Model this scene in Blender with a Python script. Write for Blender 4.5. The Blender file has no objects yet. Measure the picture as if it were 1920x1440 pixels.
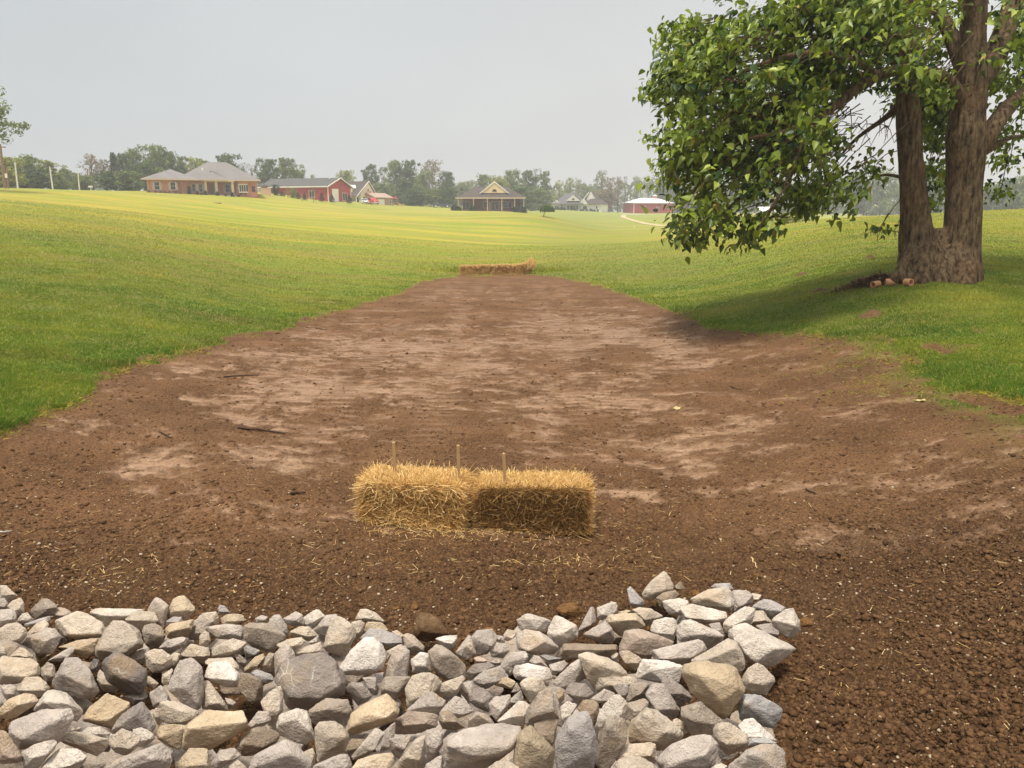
import bpy, bmesh, math, random
import numpy as np
from mathutils import Vector, Matrix
R = math.radians
C = bpy.context.scene.collection
SC = bpy.context.scene

# ---------------------------------------------------------------- camera, sky, sun, exposure
EYE = 2.5
PITCH = R(12.8)
F = 1410.0                      # focal length in pixels of the 1920 wide photograph
cam_d = bpy.data.cameras.new('camera'); cam = bpy.data.objects.new('camera', cam_d); C.objects.link(cam)
cam.location = (0, 0, EYE); cam.rotation_euler = (R(90) - PITCH, 0, 0)
cam_d.sensor_width = 36; cam_d.lens = 36 * F / 1920; cam_d.clip_start = .05; cam_d.clip_end = 5000
SC.camera = cam
SC.view_settings.view_transform = 'Standard'; SC.view_settings.look = 'None'
SC.view_settings.exposure = 0.25; SC.view_settings.gamma = 1
SUN_DIR = Vector((-.16, -.22, .95)).normalized()
SUN_EL = math.asin(SUN_DIR.z); SUN_AZ = math.atan2(SUN_DIR.x, SUN_DIR.y)
w = bpy.data.worlds.new("World"); SC.world = w; w.use_nodes = True
nt = w.node_tree; nt.nodes.clear()
def wn(t, **k):
    n = nt.nodes.new(t)
    for a, v in k.items(): setattr(n, a, v)
    return n
sky = wn('ShaderNodeTexSky', sky_type='NISHITA', sun_disc=False, sun_elevation=SUN_EL, sun_rotation=SUN_AZ, air_density=1.5, dust_density=6.0)
tc = wn('ShaderNodeTexCoord'); sx = wn('ShaderNodeSeparateXYZ'); nt.links.new(tc.outputs['Generated'], sx.inputs[0])
mr = wn('ShaderNodeMapRange'); nt.links.new(sx.outputs['Z'], mr.inputs[0])
mr.inputs[1].default_value = 0.0; mr.inputs[2].default_value = 1.0
cr = wn('ShaderNodeValToRGB'); nt.links.new(mr.outputs[0], cr.inputs[0])
el = cr.color_ramp.elements
el[0].position = 0; el[0].color = (.40, .40, .395, 1); el[1].position = 1; el[1].color = (.74, .74, .73, 1)
e = el.new(.12); e.color = (.385, .39, .39, 1)
e = el.new(.30); e.color = (.36, .368, .375, 1)
e = el.new(.45); e.color = (.46, .46, .455, 1)
# big soft cloud variation and the darker, bluer side of the sky
mp = wn('ShaderNodeMapping'); nt.links.new(tc.outputs['Generated'], mp.inputs[0]); mp.inputs['Scale'].default_value = (1.3, 1.3, 3.2)
nz = wn('ShaderNodeTexNoise'); nt.links.new(mp.outputs[0], nz.inputs['Vector']); nz.inputs['Scale'].default_value = 1.4; nz.inputs['Detail'].default_value = 4
nr = wn('ShaderNodeMapRange'); nt.links.new(nz.outputs['Fac'], nr.inputs[0])
nr.inputs[1].default_value = .3; nr.inputs[2].default_value = .7; nr.inputs[3].default_value = .94; nr.inputs[4].default_value = 1.06
side = wn('ShaderNodeMapRange'); nt.links.new(sx.outputs['X'], side.inputs[0])
side.inputs[1].default_value = -.62; side.inputs[2].default_value = .35; side.inputs[3].default_value = 0; side.inputs[4].default_value = 1
sc2 = wn('ShaderNodeMix', data_type='RGBA'); nt.links.new(side.outputs[0], sc2.inputs['Factor'])
sc2.inputs[6].default_value = (.84, .885, .915, 1); sc2.inputs[7].default_value = (1.04, 1.025, 1.005, 1)
m1 = wn('ShaderNodeVectorMath', operation='MULTIPLY'); nt.links.new(cr.outputs[0], m1.inputs[0]); nt.links.new(sc2.outputs[2], m1.inputs[1])
m2 = wn('ShaderNodeVectorMath', operation='SCALE'); nt.links.new(m1.outputs[0], m2.inputs[0]); nt.links.new(nr.outputs[0], m2.inputs['Scale'])
SKYV = 15.9
m3 = wn('ShaderNodeVectorMath', operation='SCALE'); nt.links.new(m2.outputs[0], m3.inputs[0]); m3.inputs['Scale'].default_value = SKYV
mx = wn('ShaderNodeMix', data_type='RGBA'); mx.inputs['Factor'].default_value = .96
nt.links.new(sky.outputs[0], mx.inputs[6]); nt.links.new(m3.outputs[0], mx.inputs[7])
bg = wn('ShaderNodeBackground'); bg.inputs['Strength'].default_value = .1
nt.links.new(mx.outputs[2], bg.inputs[0]); wo = wn('ShaderNodeOutputWorld'); nt.links.new(bg.outputs[0], wo.inputs[0])
sd = bpy.data.lights.new('sun', 'SUN'); sun = bpy.data.objects.new('sun', sd); C.objects.link(sun)
sd.energy = 3.7; sd.angle = R(12); sd.color = (1, .95, .86)
sun.rotation_euler = SUN_DIR.to_track_quat('Z', 'Y').to_euler(); sun.location = (0, 0, 60)

# ---------------------------------------------------------------- helpers
rng = np.random.default_rng(7)
def hash2(i, j, s):
    with np.errstate(over='ignore'):
        h = (i.astype(np.int64) * 374761393 + j.astype(np.int64) * 668265263 + s * 1442695041) & 0xffffffff
        h = ((h ^ (h >> 13)) * 1274126177) & 0xffffffff
        h = ((h ^ (h >> 16)) * 2246822519) & 0xffffffff
    return ((h ^ (h >> 15)) & 0xffff) / 65535.0
def vn2(x, y, s=0):
    i = np.floor(x); j = np.floor(y); fx = x - i; fy = y - j
    fx = fx * fx * (3 - 2 * fx); fy = fy * fy * (3 - 2 * fy)
    a = hash2(i, j, s); b = hash2(i + 1, j, s); c = hash2(i, j + 1, s); d = hash2(i + 1, j + 1, s)
    return (a * (1 - fx) + b * fx) * (1 - fy) + (c * (1 - fx) + d * fx) * fy
def fbm2(x, y, o=4, s=0, g=.5):
    x = np.asarray(x, float); y = np.asarray(y, float)
    t = 0; a = 1; n = 0
    for k in range(o):
        t = t + a * vn2(x * 2 ** k + 17.3 * k, y * 2 ** k - 9.1 * k, s + k); n += a; a *= g
    return t / n
def hash3(i, j, k, s):
    return hash2(i + 57 * k, j - 131 * k, s)
def vn3(x, y, z, s=0):
    k = np.floor(z); fz = z - k; fz = fz * fz * (3 - 2 * fz)
    i = np.floor(x); j = np.floor(y); fx = x - i; fy = y - j
    fx = fx * fx * (3 - 2 * fx); fy = fy * fy * (3 - 2 * fy)
    def pl(kk):
        a = hash3(i, j, kk, s); b = hash3(i + 1, j, kk, s); c = hash3(i, j + 1, kk, s); d = hash3(i + 1, j + 1, kk, s)
        return (a * (1 - fx) + b * fx) * (1 - fy) + (c * (1 - fx) + d * fx) * fy
    return pl(k) * (1 - fz) + pl(k + 1) * fz
def fbm3(P, f, o=3, s=0, g=.5):
    t = 0; a = 1; n = 0
    for k in range(o):
        q = P * (f * 2 ** k) + 31.7 * k
        t = t + a * vn3(q[:, 0], q[:, 1], q[:, 2], s + k); n += a; a *= g
    return t / n

def np_mesh(name, verts, faces, smooth=False, attrs=None):
    """faces: (n,k) int array, all the same size, or a list of such arrays"""
    if not isinstance(faces, list): faces = [faces]
    me = bpy.data.meshes.new(name)
    verts = np.ascontiguousarray(verts, np.float32)
    me.vertices.add(len(verts)); me.vertices.foreach_set('co', verts.ravel())
    nl = sum(f.size for f in faces); npol = sum(len(f) for f in faces)
    me.loops.add(nl); me.polygons.add(npol)
    me.loops.foreach_set('vertex_index', np.concatenate([f.ravel() for f in faces]).astype(np.int32))
    tot = np.concatenate([np.full(len(f), f.shape[1]) for f in faces])
    st = np.concatenate([[0], np.cumsum(tot)[:-1]])
    me.polygons.foreach_set('loop_start', st.astype(np.int32))
    if smooth: me.polygons.foreach_set('use_smooth', np.ones(npol, bool))
    me.update(calc_edges=True)
    for k, v in (attrs or {}).items():
        if v.ndim == 1:
            a = me.attributes.new(k, 'FLOAT', 'POINT'); a.data.foreach_set('value', v.astype(np.float32))
        else:
            a = me.attributes.new(k, 'FLOAT_COLOR', 'POINT'); a.data.foreach_set('color', v.astype(np.float32).ravel())
    return me
def link(name, me, mat=None, parent=None, loc=None):
    o = bpy.data.objects.new(name, me); C.objects.link(o)
    if me is not None and mat is not None and len(me.materials) == 0: me.materials.append(mat)
    if parent is not None: o.parent = parent
    if loc is not None: o.location = loc
    return o
def tag(o, label=None, cat=None, group=None, kind=None):
    if label: o['label'] = label
    if cat: o['category'] = cat
    if group: o['group'] = group
    if kind: o['kind'] = kind
    return o
def empty(name, loc, rz=0, **k):
    o = bpy.data.objects.new(name, None); C.objects.link(o); o.location = loc; o.rotation_euler = (0, 0, rz)
    return tag(o, **k)

class MB:
    def __init__(s): s.v = []; s.f = []
    def add(s, vs, fs):
        n = len(s.v); s.v += [tuple(p) for p in vs]; s.f += [tuple(i + n for i in f) for f in fs]; return s
    def box(s, x0, x1, y0, y1, z0, z1):
        return s.add([(x0,y0,z0),(x1,y0,z0),(x1,y1,z0),(x0,y1,z0),(x0,y0,z1),(x1,y0,z1),(x1,y1,z1),(x0,y1,z1)],
                     [(0,3,2,1),(4,5,6,7),(0,1,5,4),(1,2,6,5),(2,3,7,6),(3,0,4,7)])
    def prism(s, poly, y0, y1):     # polygon in x,z swept along y
        n = len(poly)
        return s.add([(x, y0, z) for x, z in poly] + [(x, y1, z) for x, z in poly],
                     [tuple(range(n)), tuple(range(2*n-1, n-1, -1))] + [(i, i+n, (i+1) % n + n, (i+1) % n) for i in range(n)])
    def prismx(s, poly, x0, x1):    # polygon in y,z swept along x
        n = len(poly)
        return s.add([(x0, y, z) for y, z in poly] + [(x1, y, z) for y, z in poly],
                     [tuple(range(n-1, -1, -1)), tuple(range(n, 2*n))] + [(i, (i+1) % n, (i+1) % n + n, i+n) for i in range(n)])
    def tube(s, pts, rad, n=8, cap=True):
        pts = [Vector(p) for p in pts]; rings = []
        up = None
        for i, p in enumerate(pts):
            d = (pts[min(i+1, len(pts)-1)] - pts[max(i-1, 0)]).normalized()
            if up is None:
                up = d.orthogonal().normalized()
            up = (up - d * up.dot(d)); up = up.normalized() if up.length > 1e-6 else d.orthogonal().normalized()
            q = d.cross(up); r = rad[i] if hasattr(rad, '__len__') else rad
            rings.append([p + (up * math.cos(a) + q * math.sin(a)) * r for a in [2*math.pi*k/n for k in range(n)]])
        vs = [v for r_ in rings for v in r_]
        fs = [(i*n+k, i*n+(k+1) % n, (i+1)*n+(k+1) % n, (i+1)*n+k) for i in range(len(rings)-1) for k in range(n)]
        if cap: fs += [tuple(range(n-1, -1, -1)), tuple(range(len(vs)-n, len(vs)))]
        return s.add(vs, fs)
    def hip(s, x0, x1, y0, y1, z0, z1, inset=None, th=.18):   # hip roof, ridge along x
        ins = (y1-y0)/2 if inset is None else inset; ym = (y0+y1)/2
        return s.add([(x0,y0,z0),(x1,y0,z0),(x1,y1,z0),(x0,y1,z0),(x0,y0,z0+th),(x1,y0,z0+th),(x1,y1,z0+th),(x0,y1,z0+th),(x0+ins,ym,z1),(x1-ins,ym,z1)],
                     [(0,3,2,1),(0,1,5,4),(1,2,6,5),(2,3,7,6),(3,0,4,7),(4,5,9,8),(6,7,8,9),(7,4,8),(5,6,9)])
    def build(s, name, mat, parent=None, smooth=False):
        me = bpy.data.meshes.new(name); me.from_pydata(s.v, [], s.f)
        if smooth:
            for p in me.polygons: p.use_smooth = True
        me.update()
        return link(name, me, mat, parent)

# ---- materials
class NT:
    def __init__(s, name):
        s.m = bpy.data.materials.new(name); s.m.use_nodes = True; s.t = s.m.node_tree; s.t.nodes.clear()
        s.out = s.t.nodes.new('ShaderNodeOutputMaterial')
    def n(s, typ, ins=None, **k):
        nd = s.t.nodes.new('ShaderNode' + typ)
        for a, v in k.items(): setattr(nd, a, v)
        for a, v in (ins or {}).items():
            if hasattr(v, 'is_output') or isinstance(v, bpy.types.NodeSocket): s.t.links.new(v, nd.inputs[a])
            else: nd.inputs[a].default_value = v
        return nd
    def noise(s, vec, scale, detail=4, rough=.55):
        return s.n('TexNoise', {'Vector': vec, 'Scale': scale, 'Detail': detail, 'Roughness': rough}).outputs['Fac']
    def ramp(s, fac, a, b, lo=0., hi=1.):
        return s.n('MapRange', {0: fac, 1: a, 2: b, 3: lo, 4: hi}).outputs[0]
    def mix(s, f, a, b, blend='MIX'):
        nd = s.n('Mix', {'Factor': f, 6: a, 7: b}, data_type='RGBA', blend_type=blend); return nd.outputs[2]
    def math(s, op, a, b=0.0):
        return s.n('Math', {0: a, 1: b}, operation=op).outputs[0]
    def scalev(s, vec, sc):
        return s.n('Mapping', {'Vector': vec, 'Scale': sc}).outputs[0]
    def done(s, col, rough=.9, bump=None, bd=.02, bs=1.0, spec=.3, transl=0, **k):
        ins = {'Base Color': col, 'Roughness': rough, 'Specular IOR Level': spec}; ins.update(k)
        b = s.n('BsdfPrincipled', ins)
        if bump is not None:
            bp = s.n('Bump', {'Height': bump, 'Distance': bd, 'Strength': bs}); s.t.links.new(bp.outputs[0], b.inputs['Normal'])
        sh = b.outputs[0]
        if transl:
            tr = s.n('BsdfTranslucent', {'Color': col}); sh = s.n('MixShader', {0: transl, 1: sh, 2: tr.outputs[0]}).outputs[0]
        s.t.links.new(sh, s.out.inputs[0]); return s.m
def c4(r, g=None, b=None):
    return (r, g, b, 1) if g is not None else (r, r, r, 1)
def srgb(r, g, b):
    f = lambda c: (c/255/12.92 if c/255 <= .04045 else ((c/255+.055)/1.055)**2.4)
    return (f(r), f(g), f(b), 1)
_simple = {}
def simple(name, col, rough=.7, var=.12, scale=3., metal=0, spec=.4):
    if name in _simple: return _simple[name]
    t = NT(name); g = t.n('TexCoord').outputs['Object']
    f = t.ramp(t.noise(g, scale, 5), .3, .7, 1-var, 1+var)
    cc = t.n('VectorMath', {0: col[:3], 'Scale': f}, operation='SCALE').outputs[0]
    _simple[name] = t.done(cc, rough, Metallic=metal, spec=spec); return _simple[name]

# ---- pixel <-> space (pixels of the 1920 x 1440 photograph)
cp, sp = math.cos(PITCH), math.sin(PITCH)
def ray(px, py):
    xc = (px-960)/F; yc = (720-py)/F
    return xc, cp + yc*sp, -sp + yc*cp
def P(px, py, Y):
    a, b, c = ray(px, py); k = Y/b
    return Vector((a*k, Y, EYE + c*k))
def tanu(px, py):
    a, b, c = ray(px, py); return a/b, c/b
def project(x, y, z):
    z = z-EYE; zc = np.maximum(y*cp - z*sp, .05); yc = y*sp + z*cp
    return 960 + F*x/zc, 720 - F*yc/zc

# ---------------------------------------------------------------- the lie of the land
CTRL = [ # px, row, distance
 (900,1440,2.98),(890,1000,5.66),(200,1440,2.95),(1700,1440,3.0),(900,800,8.6),(900,660,14),(920,580,21),(930,515,37),(1000,470,62),(1080,443,110),
 (1120,428,160),(1150,412,220),(1190,400,340),(1100,396,320),(1020,404,150),(1020,397,260),
 (0,1100,4.5),(0,950,5.6),(0,800,7.3),(0,640,11.2),(0,500,20),(0,430,34),(0,390,55),(0,362,100),(0,353,130),(0,372,230),(-300,780,6.5),(-300,500,15),(-300,340,110),(-300,420,30),
 (250,680,11.1),(450,640,14),(740,550,26),(860,520,35.5),(250,560,17),(250,480,27),(250,425,48),(250,390,85),(250,371,130),(275,361,160),(487,366,178),(150,357,140),(100,372,230),
 (500,560,22),(500,500,34),(500,440,62),(500,405,110),(500,385,160),(560,373,190),(616,378,200),(655,379,206),(690,382,226),(740,386,235),(700,520,32),(700,460,58),(700,415,115),(700,395,180),
 (835,391,224),(920,395,207),(860,400,180),(860,430,110),(850,470,60),
 (1300,590,19),(1420,625,15),(1600,620,13.4),(1900,700,9.4),(1900,600,12.6),(1760,522,17),(1600,540,17.5),(1600,450,31),(1530,411,80),(1680,404,80),(1900,392,75),(1900,450,30),(1900,500,20),
 (1300,520,30),(1300,460,54),(1380,430,100),(1300,432,120),(1240,420,180),(1240,400,340),(1400,413,190),(1400,400,300),(1530,414,160),(1900,408,180),(1700,412,170),
 (1900,1100,4.35),(1900,900,5.9),(1500,800,8.4),(1500,1000,5.5),(2300,390,75),(2300,500,18),(2300,650,9.5),(2300,900,5.2),(1500,700,11.3),(400,900,6.4),(400,760,9.3),
 (0,388,900),(500,388,900),(1000,398,900),(1500,402,900),(1900,402,900),(-300,385,900),(2300,402,900),(-1000,330,110),(-1000,700,6.5),(2900,380,75),(2900,700,7.0),
]
_c = np.array([(tanu(p, r)[0]*2.6, math.log(Y), tanu(p, r)[1]) for p, r, Y in CTRL])
def _U(r2): return np.where(r2 > 1e-12, r2*np.log(np.maximum(r2, 1e-12)), 0)
_n = len(_c); _A = np.zeros((_n+3, _n+3))
_A[:_n, :_n] = _U((_c[:, None, 0]-_c[None, :, 0])**2 + (_c[:, None, 1]-_c[None, :, 1])**2) + np.eye(_n)*.003
_A[:_n, _n] = 1; _A[:_n, _n+1:] = _c[:, :2]; _A[_n:, :_n] = _A[:_n, _n:].T
_w = np.linalg.solve(_A, np.concatenate([_c[:, 2], [0, 0, 0]]))
def H0(x, y):
    x = np.asarray(x, float); y = np.asarray(y, float)
    Y = np.clip(y, 2.3, 900); u = np.clip(x/Y, -1.3, 1.3)*2.6; v = np.log(Y)
    t = np.zeros(np.broadcast(x, y).shape) + _w[_n] + _w[_n+1]*u + _w[_n+2]*v
    for k in range(_n): t = t + _w[k]*_U((u-_c[k, 0])**2 + (v-_c[k, 1])**2)
    return EYE + t*Y
def H(x, y):
    return float(H0(np.array([x]), np.array([y]))[0])
def ground_at(px, py, Y=None, y0=1.5, y1=600):
    """first point where the ray through a pixel meets the ground"""
    a, b, c = ray(px, py)
    Ys = np.exp(np.linspace(math.log(y0), math.log(y1), 900)); k = Ys/b
    z = EYE + c*k; h = H0(a*k, Ys); i = np.argmax(z < h)
    if not (z < h).any(): i = len(Ys)-1
    if i > 0:
        d0 = z[i-1]-h[i-1]; d1 = z[i]-h[i]; f = d0/(d0-d1) if d0 != d1 else 0; yy = Ys[i-1]+(Ys[i]-Ys[i-1])*f
    else: yy = Ys[0]
    return Vector((a*yy/b, yy, H(a*yy/b, yy)))
def on(px, Y, py=400):      # ground point below a pixel column at a distance
    x = tanu(px, py)[0]*Y; return Vector((x, Y, H(x, Y)))

SOIL = np.array([(-1600,1500),(-600,1000),(-60,835),(0,805),(30,800),(60,785),(100,765),(160,742),(190,712),(230,690),(300,668),(380,655),(440,637),(520,622),(560,602),(640,582),
 (700,564),(750,549),(790,529),(830,518),(865,516),(1005,514),(1050,519),(1100,531),(1160,546),(1210,563),(1260,582),(1300,600),(1360,619),(1420,630),(1500,625),(1560,632),
 (1620,636),(1680,645),(1730,672),(1760,705),(1820,730),(1920,750),(2100,790),(2600,1000),(3600,1500),(3600,9000),(-1600,9000)], float)
def soil_sd(px, py):
    inside = np.zeros(px.shape, bool); d = np.full(px.shape, 1e9)
    n = len(SOIL)
    for i in range(n):
        x0, y0 = SOIL[i]; x1, y1 = SOIL[(i+1) % n]
        c = ((y0 > py) != (y1 > py)) & (px < (x1-x0)*(py-y0)/((y1-y0) if y1 != y0 else 1e-9)+x0)
        inside ^= c
        dx, dy = x1-x0, y1-y0
        t = np.clip(((px-x0)*dx+(py-y0)*dy)/(dx*dx+dy*dy), 0, 1)
        d = np.minimum(d, np.hypot(px-x0-t*dx, (py-y0-t*dy)*2.0))
    return np.where(inside, d, -d)       # + inside the bare soil, in photo pixels (rows count double)
EL = [(720,650,230,36,1),(620,735,190,40,1),(800,690,150,40,.9),(1080,630,190,50,.9),(1150,600,120,30,.6),(1130,735,130,50,.95),(1260,668,80,26,.9),(1190,780,70,30,.7),(290,875,75,26,.9),(540,845,110,26,1),(600,875,80,16,.7),
 (1380,790,90,26,.85),(1320,850,170,30,.55),(1290,880,120,20,.6),(1580,915,260,16,.6),(1620,790,60,14,.75),(1020,775,60,70,.7),(860,640,30,90,.6),(1210,925,140,10,.8),(1720,855,120,14,.4),(1480,690,80,20,.35),
 (1250,640,60,20,.7),(480,790,110,24,.7),(330,930,100,12,.3),(150,800,70,16,.35),(900,560,120,16,.35),(1160,920,160,10,.5),(130,960,90,12,.3),(400,690,130,18,.45),(980,700,50,60,.5),(1430,720,50,16,.5),(1700,930,160,20,.3)]
def masks(x, y, z):
    px, py = project(x, y, z)
    sd_ = soil_sd(px, py)
    mppx = np.maximum(y, 2)/F                 # metres per photo pixel
    nz = (fbm2(x*1.7, y*1.2, 5, 3, .62)-.5)
    rag = sd_ + nz*.62/mppx + (fbm2(x*7, y*6, 3, 9)-.5)*.22/mppx
    soil = np.clip(.5 + rag*mppx/.10, 0, 1)
    # scruffy, half grown corner beside the tree
    zone = np.exp(-((px-1900)/260)**2 - ((py-665)/60)**2)
    scr = fbm2(x*1.6, y*1.1, 5, 21)
    soil = np.where(sd_ > -160, np.clip(np.maximum(soil, (scr-.5)*9*zone), 0, 1), soil)
    soil = np.where((sd_ > 0) & (px > 1500), soil*(1-np.clip((fbm2(x*2.6, y*1.9, 4, 33)-.48)*7, 0, 1)*np.exp(-np.maximum(sd_-5, 0)/70)*np.clip((px-1500)/200, 0, 1)), soil)
    soil = np.where(y < 2.2, 1, soil)
    mud = np.zeros_like(px)
    for cx, cy, rx, ry, s in EL:
        mud = np.maximum(mud, s*np.exp(-(((px-cx)/rx)**2+((py-cy)/ry)**2)*.9))
    st = fbm2(x*1.0+y*.2, y*1.7, 7, 41, .68); st2 = fbm2(x*6, y*8, 4, 47, .7)
    mud = np.clip((mud*.95 + (st-.5)*2.6 + (st2-.5)*2.3 - .31)*1.6, 0, 1)
    for x0, wd_, ph in ((-1.0, .24, 0.), (.72, .26, 1.3), (1.35, .20, 2.2), (-2.3, .22, .6)):   # machine tracks running up the channel
        xc_ = x0+.12*np.sin(y*.21+ph)+.010*y*np.sign(x0); tk = np.exp(-((x-xc_)/wd_)**4)*np.clip((y-7.2)/2, 0, 1)*np.clip((36-y)/6, 0, 1)
        lug = .5+.5*np.sin(y*30+ph); mud = np.clip(mud*(1-.25*tk)+tk*(.62*lug*(fbm2(x*2, y*.7, 3, 83) > .42)-.25*(1-lug)), 0, 1)
    mud = mud*np.clip((sd_-8)/30, 0, 1)*(1-np.clip((py-990)/60, 0, 1))
    dry = np.clip(np.log(np.maximum(y, 1)/16)/1.7, 0, 1)
    band = fbm2(x*.03+5, y*.16+x*.05, 5, 61, .6)
    dry = np.clip(dry*(.35+1.1*band) + np.exp(-((px-1830)/230)**2-((py-600)/90)**2)*.5*scr, 0, 1)
    dry = dry*(1-.55*np.exp(-((x-3-y*.08)/(3+y*.07))**2)*(y > 25))
    return soil, mud, dry, sd_, px, py

# ---------------------------------------------------------------- ground sheet
us = np.concatenate([-np.geomspace(3.2, 1.12, 22)[:-1], np.arange(-1.1, 1.1001, .0026), np.geomspace(1.12, 3.2, 22)[1:]])
vs_ = np.concatenate([np.arange(math.log(1.6), math.log(48), .0052), np.arange(math.log(48), math.log(420), .011), np.arange(math.log(420), math.log(3000), .06)])
ys = np.concatenate([np.linspace(-40, 1.5, 24), np.exp(vs_)])
ks = np.where(ys > 1.6, ys, 1.6+(1.6-ys)*.9)
GX = (us[None, :]*ks[:, None]); GY = np.repeat(ys[:, None], len(us), 1)
X = GX.ravel(); Y_ = GY.ravel(); Z = H0(X, Y_)
soil, mud, dry, sdd, PX, PY = masks(X, Y_, Z)
near = np.clip(1-(Y_-3)/45, 0, 1)*(Y_ > 1)
rough = soil*(1-mud)
dz = (fbm2(X*2.2, Y_*2.2, 3, 71)-.5)*.07*near
cl = fbm2(X*13, Y_*13, 4, 75, .6); cl2 = fbm2(X*38, Y_*38, 3, 79)
big = np.clip(fbm2(X*.9, Y_*1.3, 3, 81)*2-.55, .1, 1)
edge_rough = np.clip((PY-940)/150, 0, 1)+np.clip((PX-1450)/200, 0, 1)*np.clip((PY-900)/150, 0, 1)
amp = rough*(.45+.6*edge_rough)
cl3 = fbm2(X*85, Y_*85, 2, 77)
dz = dz + amp*(np.abs(cl-.5)*.12*big + (cl2-.5)*.040 + (cl3-.5)*.016*np.clip(1-(Y_-5)/8, 0, 1))
dz = dz - soil*mud*(.006)
# tyre and track marks pressed into the smooth earth
tr = np.sin(Y_*38+fbm2(X*.7, Y_*.7, 2, 90)*9)
dz = dz + soil*np.clip(mud*1.5, 0, 1)*.0035*tr*np.clip(1-Y_/30, 0, 1)*(fbm2(X*1.1, Y_*.6, 3, 92) > .47)
for rxo, ph in ((-.75, 0), (.95, 1)):
    xr = rxo*(1+.0*Y_)-.25; d = np.abs(X-xr)
    dz = dz - soil*np.clip(1-d/.28, 0, 1)*.03*np.clip((Y_-7.5)/3, 0, 1)*np.clip((34-Y_)/10, 0, 1)*(1+.5*np.sin(Y_*34))
dz = dz + (1-soil)*(fbm2(X*1.3, Y_*1.3, 4, 95)-.5)*.07*near + (1-soil)*.035*np.clip(1-Y_/60, 0, 1)
dz = dz + (1-soil)*(fbm2(X*.12, Y_*.12, 3, 99)-.5)*.25*np.clip((Y_-20)/60, 0, 1)
# soil heaped against the stones on their far side and right hand side
heap = np.exp(-((X-(1.62-.02*Y_))/.20)**2)*np.clip((4.6-Y_)/.8, 0, 1)*(Y_ > 1)*.09*fbm2(X*5, Y_*5, 3, 101)*1.6
dz = dz + heap
edge = lambda px: np.interp(px, [-60, 0, 200, 480, 640, 700, 760, 900, 970, 1130, 1200, 1300, 1450, 1500], [1150, 1150, 1165, 1175, 1170, 1195, 1225, 1215, 1180, 1150, 1120, 1120, 1130, 1200])
under = np.clip((PY-edge(PX)-12)/45, 0, 1)*np.clip((1462-PX)/50, 0, 1)*(Y_ > 1.2)
dz = dz*(1-.6*under) - .17*under
mask4 = np.stack([soil, mud, dry, np.clip(edge_rough, 0, 1)], 1)
nR, nC = GX.shape
idx = np.arange(nR*nC).reshape(nR, nC)
Q = np.stack([idx[:-1, :-1].ravel(), idx[:-1, 1:].ravel(), idx[1:, 1:].ravel(), idx[1:, :-1].ravel()], 1)
ZT = Z+dz
def HT(x, y):     # height of the finished ground, displacement included (bilinear on the grid)
    x = np.atleast_1d(np.asarray(x, float)); y = np.atleast_1d(np.asarray(y, float))
    r = np.clip(np.searchsorted(ys, y)-1, 0, nR-2); fy = np.clip((y-ys[r])/(ys[r+1]-ys[r]), 0, 1)
    k = ks[r]*(1-fy)+ks[r+1]*fy; u = np.clip(x/k, us[0], us[-1]); c = np.clip(np.searchsorted(us, u)-1, 0, nC-2); fx = np.clip((u-us[c])/(us[c+1]-us[c]), 0, 1)
    G = ZT.reshape(nR, nC)
    return (G[r, c]*(1-fx)+G[r, c+1]*fx)*(1-fy)+(G[r+1, c]*(1-fx)+G[r+1, c+1]*fx)*fy

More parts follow.
